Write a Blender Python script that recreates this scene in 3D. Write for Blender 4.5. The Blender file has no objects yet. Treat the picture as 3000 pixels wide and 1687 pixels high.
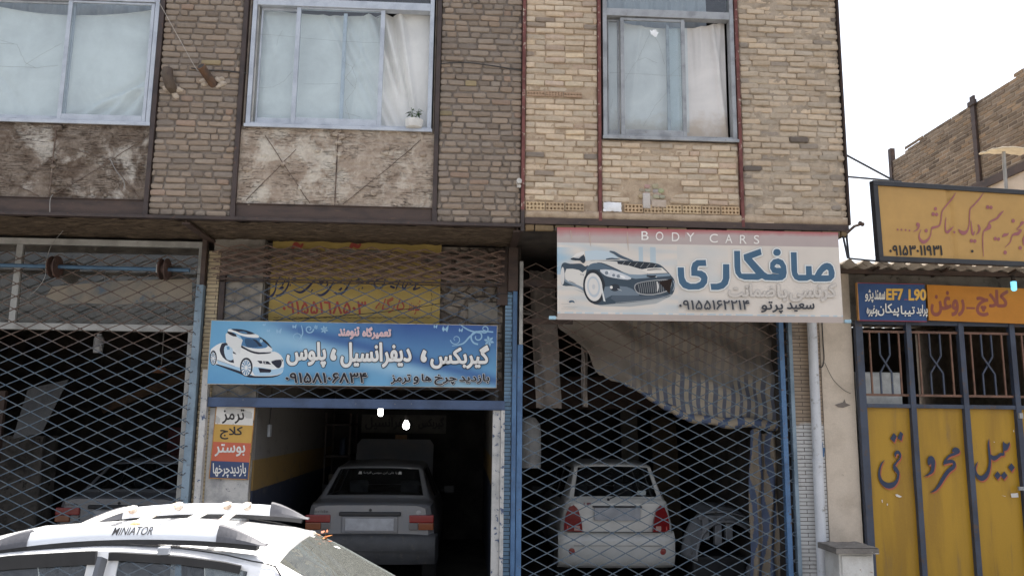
import bpy, math, random
from mathutils import Vector, Matrix, noise, geometry
R = math.radians
sc = bpy.context.scene
COL = sc.collection

# ------------------------------------------------------------------ camera
CAM = Vector((0, 0, 2.1))
_p, _y, _r = R(9.25), R(3.1), R(.65)
FWD = Vector((math.sin(_y)*math.cos(_p), math.cos(_y)*math.cos(_p), math.sin(_p)))
_rt = Vector((math.cos(_y), -math.sin(_y), 0)); _up = _rt.cross(FWD)
RGT = _rt*math.cos(_r) + _up*math.sin(_r)
UPV = _up*math.cos(_r) - _rt*math.sin(_r)
cam = bpy.data.cameras.new('camera'); co = bpy.data.objects.new('camera', cam); COL.objects.link(co)
cam.sensor_width = 36; cam.lens = 28.8; cam.clip_start = .05; cam.clip_end = 3000
M = Matrix.Identity(4)
for i in range(3):
    M[i][0] = RGT[i]; M[i][1] = UPV[i]; M[i][2] = -FWD[i]; M[i][3] = CAM[i]
co.matrix_world = M
sc.camera = co

# ------------------------------------------------------------------ light
SUN_DIR = Vector((.10, .27, .958)).normalized()      # high noon sun, a little behind the street front
w = bpy.data.worlds.new('World'); sc.world = w; w.use_nodes = True
bg = w.node_tree.nodes['Background']; bg.inputs[1].default_value = .15
sky = w.node_tree.nodes.new('ShaderNodeTexSky'); sky.sky_type = 'NISHITA'; sky.sun_disc = False
sky.sun_elevation = math.asin(SUN_DIR.z); sky.sun_rotation = math.atan2(SUN_DIR.x, SUN_DIR.y)
sky.air_density = 1.0; sky.dust_density = 5.0; sky.ozone_density = 1.0
hs = w.node_tree.nodes.new('ShaderNodeHueSaturation'); hs.inputs['Saturation'].default_value = .5; hs.inputs['Value'].default_value = 1.05   # hazy summer sky
w.node_tree.links.new(sky.outputs[0], hs.inputs['Color']); w.node_tree.links.new(hs.outputs[0], bg.inputs[0])
sl = bpy.data.lights.new('sun', 'SUN'); sl.energy = 4.0; sl.angle = R(.5); sl.color = (1, .95, .87)
so = bpy.data.objects.new('sun', sl); COL.objects.link(so)
so.rotation_euler = SUN_DIR.to_track_quat('Z', 'Y').to_euler(); so.location = (0, 20, 40)
sc.view_settings.view_transform = 'Standard'; sc.view_settings.look = 'None'
sc.view_settings.exposure = 1.2; sc.view_settings.gamma = 1
sc.cycles.max_bounces = 8; sc.cycles.transparent_max_bounces = 12

# ------------------------------------------------------------------ helpers
def ray(px, py):
    return FWD + RGT*((px-1500)/2400) + UPV*((843.5-py)/2400)
def at(px, py, Y):                                   # the point of the plane y = Y seen at a photo pixel
    d = ray(px, py); return CAM + d*(Y/d.y)
def atX(px, py, X):
    d = ray(px, py); return CAM + d*(X/d.x)
def lin(r, g, b, k=1):
    l = .3*r+.59*g+.11*b; r, g, b = (c+(l-c)*.2 for c in (r, g, b))
    f = lambda c: (c/255/12.92 if c <= 10 else ((c/255+.055)/1.055)**2.4)*k
    return (f(r), f(g), f(b))

ORG = {}
def tag(o, label=None, cat=None, group=None, kind=None):
    if label: o['label'] = label
    if cat: o['category'] = cat
    if group: o['group'] = group
    if kind: o['kind'] = kind
    return o
def thing(name, label, cat, loc=(0, 0, 0), rz=0, group=None, mat=None):
    o = bpy.data.objects.new(name, None); COL.objects.link(o)
    o.empty_display_size = .2
    if mat is not None: o.matrix_world = mat; ORG[o.name] = None
    else:
        o.location = loc; o.rotation_euler = (0, 0, rz); ORG[o.name] = Vector(loc) if rz == 0 else None
    return tag(o, label, cat, group)
def org(o):
    v = Vector((0, 0, 0))
    while o is not None:
        if ORG.get(o.name) is not None: v = v + ORG[o.name]
        o = o.parent
    return v

class MB:
    def __init__(s): s.v = []; s.f = []; s.c = []; s.m = []; s.col = (1, 1, 1); s.mi = 0; s.keep = []
    def add(s, vs, fs, col=None, mi=None):
        n = len(s.v); s.v += [tuple(p) for p in vs]
        c = col or s.col; m = s.mi if mi is None else mi
        for f in fs: s.f.append([i+n for i in f]); s.c.append(c); s.m.append(m)
    def box(s, x0, x1, y0, y1, z0, z1, col=None, mi=None):
        vs = [(x, y, z) for x in (x0, x1) for y in (y0, y1) for z in (z0, z1)]
        s.add(vs, [(0, 1, 3, 2), (4, 6, 7, 5), (0, 4, 5, 1), (2, 3, 7, 6), (0, 2, 6, 4), (1, 5, 7, 3)], col, mi)
    def bar(s, a, b, w, d, up=(0, 0, 1), col=None):  # rectangular bar from a to b
        a = Vector(a); b = Vector(b); t = (b-a).normalized(); u = Vector(up)
        if abs(t.dot(u)) > .98: u = Vector((0, 1, 0))
        sx = t.cross(u).normalized(); sy = sx.cross(t)
        vs = [p + sx*(i*w/2) + sy*(j*d/2) for p in (a, b) for i, j in ((-1, -1), (1, -1), (1, 1), (-1, 1))]
        s.add(vs, [(3, 2, 1, 0), (4, 5, 6, 7)] + [(k, (k+1) % 4, (k+1) % 4+4, k+4) for k in range(4)], col)
    def tube(s, pts, r, n=6, col=None, rs=None):
        pts = [Vector(p) for p in pts]; vs = []; fs = []
        up = Vector((0, 0, 1)); L = len(pts)
        for i, p in enumerate(pts):
            t = (pts[min(i+1, L-1)] - pts[max(i-1, 0)]).normalized()
            u = up if abs(t.dot(up)) < .95 else Vector((0, 1, 0))
            a = t.cross(u).normalized(); b = a.cross(t); rr = rs[i] if rs else r
            for k in range(n):
                q = 2*math.pi*k/n; vs.append(p + a*(rr*math.cos(q)) + b*(rr*math.sin(q)))
        for i in range(L-1):
            for k in range(n): fs.append((i*n+k, i*n+(k+1) % n, (i+1)*n+(k+1) % n, (i+1)*n+k))
        fs.append(tuple(range(n))[::-1]); fs.append(tuple((L-1)*n+k for k in range(n)))
        s.add(vs, fs, col)
    def grid(s, nu, nv, fn, colfn=None, col=None):
        vs = [fn(i/nu, j/nv) for j in range(nv+1) for i in range(nu+1)]; n = len(s.v)
        s.v += [tuple(p) for p in vs]
        for j in range(nv):
            for i in range(nu):
                a = n+j*(nu+1)+i; s.f.append([a, a+1, a+nu+2, a+nu+1]); s.m.append(s.mi)
                s.c.append(colfn((i+.5)/nu, (j+.5)/nv) if colfn else (col or s.col))
    def lathe(s, prof, c=(0, 0, 0), n=20, axis='z', col=None):
        vs = []; fs = []; c = Vector(c)
        for (r, h) in prof:
            for k in range(n):
                q = 2*math.pi*k/n; a, b = r*math.cos(q), r*math.sin(q)
                vs.append(c + Vector({'z': (a, b, h), 'y': (a, h, b), 'x': (h, a, b)}[axis]))
        L = len(prof)
        for i in range(L-1):
            for k in range(n): fs.append((i*n+k, i*n+(k+1) % n, (i+1)*n+(k+1) % n, (i+1)*n+k))
        fs.append(tuple(range(n))); fs.append(tuple((L-1)*n+k for k in range(n)))
        s.add(vs, fs, col)
    def build(s, name, mats, parent=None, smooth=False, bevel=0, ang=35, local=False, solid=0):
        me = bpy.data.meshes.new(name); off = Vector((0, 0, 0)) if (local or parent is None) else org(parent)
        me.from_pydata([(p[0]-off.x, p[1]-off.y, p[2]-off.z) for p in s.v], [], s.f)
        if not isinstance(mats, (list, tuple)): mats = [mats]
        for m in mats: me.materials.append(m)
        if len(mats) > 1: me.polygons.foreach_set('material_index', s.m)
        ca = me.color_attributes.new('col', 'FLOAT_COLOR', 'CORNER')
        buf = []
        for f, c in zip(s.f, s.c): buf += [c[0], c[1], c[2], 1.0]*len(f)
        ca.data.foreach_set('color', buf)
        if smooth:
            me.polygons.foreach_set('use_smooth', [True]*len(s.f)); me.set_sharp_from_angle(angle=R(ang))
        o = bpy.data.objects.new(name, me); COL.objects.link(o)
        if parent is not None: o.parent = parent; ORG[o.name] = None
        if bevel:
            b = o.modifiers.new('edge', 'BEVEL'); b.width = bevel; b.segments = 2; b.limit_method = 'ANGLE'; b.angle_limit = R(40)
        if solid:
            b = o.modifiers.new('thickness', 'SOLIDIFY'); b.thickness = solid; b.offset = -1
            if len(mats) > 1: b.material_offset = 1
        return o

# ------------------------------------------------------------------ materials
class NT:
    def __init__(s, name):
        s.m = bpy.data.materials.new(name); s.m.use_nodes = True; s.t = s.m.node_tree
        s.b = s.t.nodes['Principled BSDF']; s.out = s.t.nodes['Material Output']
        s.tc = s.n('ShaderNodeTexCoord').outputs['Object']
    def n(s, ty, **k):
        nd = s.t.nodes.new(ty)
        for a, b in k.items(): setattr(nd, a, b)
        return nd
    def l(s, a, b): s.t.links.new(a, b)
    def map(s, scale=(1, 1, 1), rot=(0, 0, 0)):
        n = s.n('ShaderNodeMapping'); n.inputs['Scale'].default_value = scale; n.inputs['Rotation'].default_value = rot
        s.l(s.tc, n.inputs['Vector']); return n.outputs[0]
    def noise(s, scale, detail=5, vec=None, rough=.6, dist=0):
        n = s.n('ShaderNodeTexNoise'); n.inputs['Scale'].default_value = scale; n.inputs['Detail'].default_value = detail
        n.inputs['Roughness'].default_value = rough; n.inputs['Distortion'].default_value = dist
        s.l(vec or s.tc, n.inputs['Vector']); return n.outputs[0]
    def ramp(s, fac, a, b):
        n = s.n('ShaderNodeMapRange'); n.inputs[1].default_value = a; n.inputs[2].default_value = b; n.clamp = True
        s.l(fac, n.inputs[0]); return n.outputs[0]
    def mix(s, fac, a, b, mode='MIX'):
        n = s.n('ShaderNodeMix', data_type='RGBA', blend_type=mode)
        for sock, v in ((n.inputs[0], fac), (n.inputs[6], a), (n.inputs[7], b)):
            if isinstance(v, (int, float)): sock.default_value = v
            elif isinstance(v, (tuple, list)): sock.default_value = (*v, 1)
            else: s.l(v, sock)
        return n.outputs[2]
    def math(s, op, a, b):
        n = s.n('ShaderNodeMath', operation=op)
        for sock, v in ((n.inputs[0], a), (n.inputs[1], b)):
            if isinstance(v, (int, float)): sock.default_value = v
            else: s.l(v, sock)
        return n.outputs[0]
    def attr(s):
        n = s.n('ShaderNodeAttribute'); n.attribute_name = 'col'; return n.outputs['Color']
    def sep(s):
        n = s.n('ShaderNodeSeparateXYZ'); s.l(s.tc, n.inputs[0]); return n.outputs
    def bump(s, h, st=.5, dist=.01):
        n = s.n('ShaderNodeBump'); n.inputs['Strength'].default_value = st; n.inputs['Distance'].default_value = dist
        s.l(h, n.inputs['Height']); s.l(n.outputs[0], s.b.inputs['Normal'])
    def fin(s, col, rough=.7, metal=0, spec=.5):
        if isinstance(col, (tuple, list)): s.b.inputs['Base Color'].default_value = (*col, 1)
        else: s.l(col, s.b.inputs['Base Color'])
        if isinstance(rough, (int, float)): s.b.inputs['Roughness'].default_value = rough
        else: s.l(rough, s.b.inputs['Roughness'])
        s.b.inputs['Metallic'].default_value = metal; s.b.inputs['Specular IOR Level'].default_value = spec
        return s.m

def worn(name, base, second=None, stain=None, sc1=6, sc2=14, lo=.45, hi=.62, rough=.7, bump=.3, bd=.004, metal=0, slo=.58, shi=.66, spec=.5, vcol=False, stretch=None):
    t = NT(name); second = second or tuple(c*.75 for c in base)
    vec = t.map(stretch) if stretch else None
    c = t.mix(t.ramp(t.noise(sc1, 6, vec), lo, hi), base, second)
    if vcol: c = t.mix(1.0, t.attr(), c, 'MULTIPLY')
    if stain: c = t.mix(t.ramp(t.noise(sc2, 8, vec, .65, .3), slo, shi), c, stain)
    f = t.noise(90, 4); c = t.mix(.25, c, t.mix(f, (.25, .25, .25), (1.6, 1.6, 1.6)), 'MULTIPLY')
    if bump: t.bump(t.math('ADD', t.noise(sc2*2, 6), t.math('MULTIPLY', f, .4)), bump, bd)
    return t.fin(c, rough, metal, spec)
def flat(name, col, rough=.5, metal=0, spec=.5, var=.18):
    t = NT(name); n = t.noise(9, 6)
    c = t.mix(t.ramp(n, .35, .7), tuple(min(1, x*(1+var)) for x in col), tuple(x*(1-var) for x in col))
    t.bump(t.noise(60, 4), .08, .002)
    return t.fin(c, rough, metal, spec)
def emis(name, col, st):
    t = NT(name); t.b.inputs['Emission Color'].default_value = (*col, 1); t.b.inputs['Emission Strength'].default_value = st
    return t.fin(col, .4)
def glassmat(name, tint=(.9, .95, .95), dirt=.12, dcol=(.5, .5, .48), refl=1.0, dscale=7, dr=(.3, .75)):
    t = NT(name); t.t.nodes.remove(t.b)
    tr = t.n('ShaderNodeBsdfTransparent'); tr.inputs[0].default_value = (*tint, 1)
    gl = t.n('ShaderNodeBsdfGlossy'); gl.inputs['Roughness'].default_value = .03
    lw = t.n('ShaderNodeLayerWeight'); lw.inputs[0].default_value = .5; sch = t.math('ADD', .075, t.math('MULTIPLY', t.math('POWER', lw.outputs['Facing'], 5), .92))
    nb = t.n('ShaderNodeBump'); nb.inputs['Strength'].default_value = .04; nb.inputs['Distance'].default_value = .02
    t.l(t.noise(2.5, 2), nb.inputs['Height']); t.l(nb.outputs[0], gl.inputs['Normal'])
    m1 = t.n('ShaderNodeMixShader'); t.l(t.math('MULTIPLY', sch, refl), m1.inputs[0]); t.l(tr.outputs[0], m1.inputs[1]); t.l(gl.outputs[0], m1.inputs[2])
    df = t.n('ShaderNodeBsdfDiffuse'); df.inputs[0].default_value = (*dcol, 1)
    m2 = t.n('ShaderNodeMixShader')
    t.l(t.math('MULTIPLY', t.ramp(t.noise(dscale, 8, None, .7), *dr), dirt*2), m2.inputs[0])
    t.l(m1.outputs[0], m2.inputs[1]); t.l(df.outputs[0], m2.inputs[2]); t.l(m2.outputs[0], t.out.inputs[0])
    return t.m
def vcolmat(name, rough=.55, var=.12, scale=5, bump=0, stain=None, spec=.4):
    t = NT(name); c = t.attr()
    c = t.mix(var*2, c, t.mix(t.noise(scale, 7, None, .65), (.45, .45, .45), (1.5, 1.5, 1.5)), 'MULTIPLY')
    if stain: c = t.mix(t.ramp(t.noise(scale*2.2, 8, None, .7), .62, .74), c, stain)
    if bump: t.bump(t.noise(70, 6), bump, .006)
    return t.fin(c, rough, 0, spec)

mBrick = vcolmat('brick_clay', .9, .28, 26, .55, None, .15)
mMortarA = worn('mortar_grey', lin(132, 118, 105), lin(110, 98, 87), lin(160, 146, 130), 9, 20, bump=.6, bd=.01, rough=.95, slo=.64, shi=.74)
mMortarB = worn('mortar_sand', lin(186, 160, 130), lin(164, 138, 110), lin(196, 178, 152), 8, 22, bump=.7, bd=.01, rough=.95, slo=.62, shi=.72)
mMortarC = worn('mortar_weathered', lin(178, 158, 134), lin(152, 134, 112), lin(170, 152, 128), 7, 18, bump=.7, bd=.01, rough=.95, slo=.62, shi=.72)
mSteel = worn('brown_painted_steel', lin(70, 54, 48), lin(54, 42, 38), lin(104, 66, 44), 5, 18, bump=.25, rough=.6, slo=.62, shi=.72)
mBeam = worn('rusty_beam', lin(80, 60, 50), lin(62, 47, 41), lin(112, 84, 62), 3, 9, bump=.3, rough=.65, slo=.6, shi=.75, stretch=(1, 1, 3))
mRed = worn('flaking_red_paint', lin(130, 76, 70), lin(108, 62, 58), lin(178, 156, 138), 6, 20, bump=.4, rough=.8, slo=.58, shi=.64, spec=.2)
mAlu = worn('window_aluminium', lin(186, 192, 200), lin(168, 174, 184), lin(120, 112, 104), 5, 30, bump=.05, rough=.38, metal=.25, slo=.70, shi=.78)
mAluOld = worn('dull_aluminium', lin(160, 162, 164), lin(134, 136, 138), lin(110, 98, 84), 5, 26, bump=.1, rough=.5, metal=.2, slo=.62, shi=.74)
mAluShop = worn('shopfront_aluminium', lin(176, 174, 168), lin(150, 148, 142), lin(104, 92, 80), 4, 20, bump=.1, rough=.5, metal=.1, slo=.62, shi=.75)
mGlass = glassmat('window_glass', (.88, .945, .96), .03, (.55, .58, .6), 1.5)
mDark = flat('dark_interior', (.035, .03, .027), .9)
mRoom = worn('room_wall', lin(78, 69, 61), lin(54, 48, 43), None, 3, 8, rough=.9)
mSoffit = None
def _soffit():
    t = NT('soffit_plaster'); v = t.map((3.5, 16, 1), (0, 0, R(28)))
    n = t.noise(2.2, 8, v, .65, .6)
    c = t.mix(t.ramp(n, .36, .62), lin(52, 42, 34), lin(132, 112, 90))
    c = t.mix(t.ramp(t.noise(3, 6), .4, .7), c, lin(92, 78, 64))
    t.bump(n, .9, .03); return t.fin(c, .95, 0, .1)
mSoffit = _soffit()
def _panel(name, light, dark, white, amount, grime=.56, fk=.8):
    t = NT(name); v = t.map((1.3, 1, 11)); big = t.noise(1.5, 6, None, .6, .4); mid = t.noise(6, 8, None, .68, .5); fine = t.noise(38, 7, None, .7)
    c = t.mix(t.ramp(mid, .36, .64), dark, light)
    c = t.mix(t.ramp(t.math('ADD', big, t.math('MULTIPLY', mid, .35)), .68+amount, .78+amount), c, white)
    c = t.mix(t.ramp(t.noise(2.3, 7, None, .66, .6), grime, grime+.14), c, lin(78, 62, 52))
    ln = t.noise(3.0, 8, v, .62, 1.2)                    # thin horizontal cracks between the courses
    crack = t.math('MULTIPLY', t.ramp(t.math('ABSOLUTE', t.math('SUBTRACT', ln, .5), 0), .013, .0), t.ramp(t.noise(3.4, 5), .44, .60))
    c = t.mix(crack, c, lin(66, 46, 36))
    c = t.mix(fk, c, t.mix(fine, (.45, .45, .45), (1.55, 1.55, 1.55)), 'MULTIPLY')
    t.bump(t.math('ADD', t.math('MULTIPLY', crack, -1.2), t.math('ADD', mid, t.math('MULTIPLY', fine, .7))), 1.0, .02); return t.fin(c, .95, 0, .1)
mPanelA = _panel('cracked_plaster_brown', lin(150, 134, 118), lin(102, 84, 70), lin(190, 180, 166), .03)
mPanelB = _panel('cracked_plaster_pale', lin(192, 174, 154), lin(160, 138, 118), lin(204, 192, 174), .0, .64, .55)
mBlue = worn('chipped_blue_paint', lin(74, 118, 166), lin(60, 98, 142), lin(96, 78, 66), 4, 18, bump=.25, rough=.5, slo=.62, shi=.68)
mBlueDk = worn('dark_blue_paint', lin(62, 86, 126), lin(52, 72, 106), lin(150, 142, 132), 4, 22, bump=.25, rough=.5, slo=.66, shi=.71)
mBluePale = worn('faded_blue_paint', lin(128, 150, 166), lin(104, 126, 142), lin(90, 78, 68), 3, 16, bump=.25, rough=.6, slo=.6, shi=.7)
mWhiteChip = worn('chipped_white_paint', lin(196, 192, 186), lin(170, 168, 164), lin(70, 88, 122), 4, 16, bump=.3, rough=.6, slo=.58, shi=.62)
mWhitewash = worn('peeling_whitewash', lin(186, 182, 176), lin(150, 148, 146), lin(98, 100, 108), 5, 12, bump=.6, bd=.01, rough=.9, slo=.60, shi=.68)
mGrille = None
def _grille(name, zsplit):
    t = NT(name); z = t.sep()[2]; n = t.noise(5, 6)
    f = t.ramp(t.math('ADD', z, t.math('MULTIPLY', n, .7)), zsplit, zsplit+.25)
    blue = t.mix(t.ramp(t.noise(20, 5), .42, .6), lin(76, 96, 114), lin(98, 108, 114))
    rust = t.mix(t.ramp(t.noise(16, 5), .4, .6), lin(86, 64, 52), lin(108, 90, 78))
    c = t.mix(f, blue, rust); return t.fin(c, .6, 0, .3)
mConcrete = worn('stained_concrete', lin(150, 142, 130), lin(116, 108, 98), lin(76, 68, 60), 4, 9, bump=.6, bd=.01, rough=.95)
mPlaster = worn('cream_plaster', lin(206, 188, 166), lin(190, 172, 150), lin(150, 132, 112), 3, 10, bump=.35, rough=.95, slo=.66, shi=.78)
mTile = None
mAsphalt = worn('asphalt', lin(112, 108, 102), lin(94, 90, 86), None, 2, 30, bump=.6, rough=.95)
mPave = worn('pavement_concrete', lin(176, 166, 152), lin(154, 146, 134), lin(110, 104, 96), 2, 8, bump=.4, rough=.95)
mFloor = worn('oily_floor', lin(72, 66, 60), lin(46, 42, 38), lin(30, 28, 26), 2, 5, bump=.3, rough=.7)
# ------------------------------------------------------------------ ground
g = MB(); g.box(-150, 150, -150, 8.0, -.2, 0)
tag(g.build('road', mAsphalt), kind='structure')
g = MB(); g.box(-40, 40, 7.0, 9.2, 0.0, .12); g.box(-40, 40, 6.96, 6.999, 0, .13)
tag(g.build('pavement', mPave), kind='structure')
g = MB(); g.box(-40, 40, 9.2, 40, -.2, .10)
tag(g.build('shop_floor', mFloor), kind='structure')
g = MB(); g.box(-150, 150, 40, 150, -.2, 0)
tag(g.build('ground', mPave), kind='structure')

YU, YL = 8.3, 9.2
rng = random.Random(7)
# ------------------------------------------------------------------ masonry
def one_brick(mb, xa, xb, za, zb, yf, rad, prot, col, rng):
    cx, cz = (xa+xb)/2, (za+zb)/2; tilt = rng.uniform(-.034, .034)
    cr = [min(rng.uniform(*rad), (zb-za)*.48, (xb-xa)*.48) for _ in range(4)]
    pts = []
    for (sx, sz, a0), r in zip(((1, -1, -90), (1, 1, 0), (-1, 1, 90), (-1, -1, 180)), cr):
        kx = xb-r if sx > 0 else xa+r; kz = zb-r if sz > 0 else za+r
        for a in (0, 45, 90):
            q = R(a0+a); pts.append((kx+r*math.cos(q)+rng.uniform(-.0022, .0022), kz+r*math.sin(q)+rng.uniform(-.002, .002)))
    j = rng.uniform(0, prot); e = rng.uniform(.004, .009); px, pz = rng.uniform(-.003, .003), rng.uniform(-.006, .006)
    n = 12; vs = []
    for k, (ins, yy) in enumerate(((0, .04), (0, .009), (e*.45, .0025), (e*1.5, 0))):
        for (x, z) in pts:
            dx, dz = x-cx, z-cz; L = math.hypot(dx, dz) or 1
            sx = max(0, 1-ins/max(abs(xb-xa)/2, .01)); sz = max(0, 1-ins/max((zb-za)/2, .01))
            X, Z = dx*sx, dz*sz
            y = yf + yy + j + (rng.uniform(-.0016, .0016) if k > 1 else 0) + px*X/.1 + pz*Z/.03*.4
            vs.append((cx+X, y, cz+Z+X*tilt))
    fs = [(k*n+i, k*n+(i+1) % n, (k+1)*n+(i+1) % n, (k+1)*n+i) for k in range(3) for i in range(n)]
    vs.append((cx+rng.uniform(-.02, .02), yf+j+rng.uniform(-.002, .004), cz)); c = len(vs)-1
    fs += [(3*n+i, 3*n+(i+1) % n, c) for i in range(n)]
    mb.add(vs, fs, col)
def bricks(mb, x0, x1, z0, z1, yf, rng, pal, ch=.068, h=.0550, rad=(.008, .022), prot=.008, mess=1, avoid=(), wob=.004):
    z = z0; row = 0
    while z + h*.6 < z1:
        heads = mess and rng.random() < .5
        x = x0 - (rng.uniform(0, .1) if mess else (0 if row % 2 else .105)) 
        zo = rng.uniform(-wob, wob); ph = rng.uniform(0, 6)
        while x < x1-.012:
            if mess: L = rng.choice((.095, .1, .12, .075)) if heads and rng.random() < .8 else rng.choice((.2, .2, .21, .17, .13))
            else: L = .2+rng.uniform(-.006, .006) if rng.random() > .1 else rng.choice((.1, .13))
            j = rng.uniform(.008, .022) if mess else rng.uniform(.006, .012)
            xa, xb = max(x, x0), min(x+L, x1); x += L+j
            if xb-xa < .025: continue
            zz = z+zo+.004*math.sin(ph+xa*3); hh = min(h+rng.uniform(-.006, .004), z1-zz)
            if hh < .02 or any(a < xb and xa < b and c < zz+hh and zz < d for a, b, c, d in avoid): continue
            k, pc = rng.random(), None
            for wgt, c in pal:
                k -= wgt
                if k <= 0: pc = c; break
            pc = pc or pal[0][1]; s = rng.uniform(.84, 1.14); t = rng.uniform(.97, 1.03)
            one_brick(mb, xa, xb, zz, zz+hh, yf, rad, prot, (pc[0]*s*t, pc[1]*s, pc[2]*s/t), rng)
        z += ch; row += 1
def mortar(x0, x1, z0, z1, y, amp, parent, mat, res=.022, name='mortar'):
    mb = MB(); nu, nv = max(2, int((x1-x0)/res)), max(2, int((z1-z0)/res))
    def fn(u, v):
        x, z = x0+(x1-x0)*u, z0+(z1-z0)*v
        d = noise.noise((x*11, 3.3, z*17))*.6+noise.noise((x*34, 1, z*50))*.4
        if u in (0, 1) or v in (0, 1): return (x, y+.03, z)
        return (x, y-amp*d, z)
    mb.grid(nu, nv, fn); return mb.build(name, mat, parent, True, ang=180)
palA = [(.62, lin(146, 129, 112)), (.20, lin(152, 132, 113)), (.14, lin(136, 121, 107)), (.015, lin(150, 132, 98)), (.025, lin(156, 131, 112))]
palB = [(.56, lin(202, 179, 150)), (.22, lin(192, 170, 143)), (.1, lin(190, 164, 140)), (.10, lin(212, 188, 154)), (.02, lin(148, 132, 116))]
palC = [(.54, lin(192, 170, 143)), (.24, lin(182, 162, 138)), (.10, lin(158, 144, 128)), (.02, lin(112, 100, 90)), (.1, lin(200, 176, 146))]
palD = [(.6, lin(140, 120, 98)), (.25, lin(122, 104, 86)), (.15, lin(156, 128, 98))]

# ------------------------------------------------------------------ the grey brown brick house
A = thing('brick_house', 'grey brown brick house with two wide curtained windows over two open repair shops', 'house', (-1.3, YU, 0))
def wall(name, parent, boxes, mat, bevel=0):
    m = MB()
    for b in boxes: m.box(*b)
    return m.build(name, mat, parent, bevel=bevel)
rooms = [(-9, .53, 11.5, 11.7, 4.3, 7.6), (-9, -8.8, 8.5, 16, .1, 7.6), (-9, .53, 8.34, 16.2, 7.6, 7.8), (-9, .53, 15.0, 15.2, .1, 4.05),
         (-9, .53, 9.3, 16.0, 4.115, 4.3), (-3.32, -2.40, 8.42, 8.5, 4.3, 7.6), (-.36, .53, 8.42, 8.5, 4.3, 7.6),
         (-6.6, -6.4, 8.42, 11.5, 4.3, 7.6), (-9, -6.6, 8.30, 8.5, 4.1, 7.6), (-9, .53, 8.32, 8.5, 7.2, 7.6)]
wall('inner_wall', A, rooms, mRoom)
wall('inner_wall', A, [(-9, -6.55, 9.2, 9.5, .1, 4.1)], mConcrete)
for (xa, xb) in ((-3.268, -2.45), (-.340, .527)):
    m = MB(); bricks(m, xa, xb, 4.14, 7.25, YU, rng, palA)
    m.build('brick_wall', mBrick, A, True, ang=60)
    mortar(xa-.01, xb+.01, 4.13, 7.25, YU+.019, .012, A, mMortarA)
for i, xc in enumerate((-3.296, -2.424, -.367)):
    m = MB(); m.box(xc-.023, xc+.023, YU-.012, YU+.1, 4.12, 7.3); m.box(xc-.023, xc+.03, YU-.02, YU-.0125, 4.12, 4.24)
    m.build('steel_post', mSteel, A, bevel=.003)
mRod = worn('crusted_rod', lin(112, 92, 78), lin(84, 66, 56), lin(150, 134, 118), 6, 14, bump=.5, rough=.95)
def plaster_panel(x0, x1, z0, z1, mat, seed, parent):
    rg = random.Random(seed); m = MB()
    def fn(u, v):
        x, z = x0+(x1-x0)*u, z0+(z1-z0)*v
        d = noise.noise((x*3, seed, z*4))*.012 + noise.noise((x*4, seed, z*42))*.008 + noise.noise((x*25, seed, z*30))*.006
        return (x, YU+.03-d, z)
    m.grid(130, 70, fn); mid = (x0+x1)/2 if seed != 1 else at(152, 470, YU).x
    for k in range(34):
        x, z = rg.uniform(x0+.03, x1-.03), rg.uniform(z0+.02, z1-.02)
        if rg.random() < .35: x = mid+rg.uniform(-.03, .03)
        if rg.random() < .25: z = z0+rg.uniform(0, .04)
        r = rg.uniform(.012, .035); sx = rg.uniform(.8, 2)
        m.grid(8, 6, lambda u, v: (x+sx*r*math.cos(u*6.283)*math.sin(v*3.1416)*(1+.3*noise.noise((u*7, v*7, k))), YU+.022-.5*r*math.cos(v*3.1416)*.9, z+r*math.sin(u*6.283)*math.sin(v*3.1416)*(1+.3*noise.noise((u*9, v*5, k+9)))))
    pl = m.build('plaster_panel', mat, parent, True, ang=180)
    m = MB()
    def rod(a, b, r=.0042):
        n = 8; m.tube([(a[0]+(b[0]-a[0])*k/n, YU+.016+rg.uniform(-.004, .004), a[1]+(b[1]-a[1])*k/n+rg.uniform(-.006, .006)) for k in range(n+1)], r, 5)
    mid = (x0+x1)/2
    if seed == 1: mid = at(152, 470, YU).x
    rod((mid, z0), (mid, z1-.04), .007)
    if seed == 1:
        c = at(320, 470, YU); rod((c.x+.02, c.z), (mid+.02, z0+.02)); rod((c.x, c.z), (x1-.06, z0+.03)); rod((c.x, c.z), (x1-.02, z1-.12)); rod((c.x, c.z), (c.x-.45, c.z+.14))
        rod((mid-.1, z0+.02), (mid-.5, z0+.2))
    else:
        rod((x0+.25, z1-.1), (x0+.75, z0+.02)); rod((x0+.58, z1-.24), (x0+.1, z0+.04)); rod((mid+.08, z0+.02), (x1-.3, z1-.26)); rod((x1-.3, z1-.26), (x1-.14, z1-.1))
    m.build('brace_rod', mRod, pl)
    return pl
plaster_panel(-6.4, -3.32, 4.285, 5.09, mPanelA, 1, A)
plaster_panel(-2.40, -.39, 4.275, 5.115, mPanelB, 2, A)
for xa, xb, z1 in ((-6.4, -3.322, 4.29), (-2.398, -.393, 4.28)):
    m = MB(); m.box(xa, xb, YU+.01, YU+.03, 4.135, z1); m.box(xa, xb, YU-.028, YU+.03, 4.128, 4.1345); m.box(xa, xb, YU-.004, YU+.0095, z1-.008, z1)
    m.build('steel_beam', mBeam, A, bevel=.002)
m = MB(); m.box(-9, .535, YU-.04, YU+.06, 4.096, 4.121); m.box(-9, .535, YU-.045, YU-.0405, 4.09, 4.124)
m.build('slab_edge_angle', mSteel, A, bevel=.002)
m = MB()
def fn(u, v):
    x, y = -6.6+7.13*u, YU+.05+.90*v
    n = noise.noise((x*6+y*4, y*9-x*2, 4))*.018 + noise.noise((x*22, y*22, 1))*.008
    return (x, y, 4.094+n)
m.grid(240, 34, fn); m.build('soffit', mSoffit, A, True, ang=180)
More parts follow.
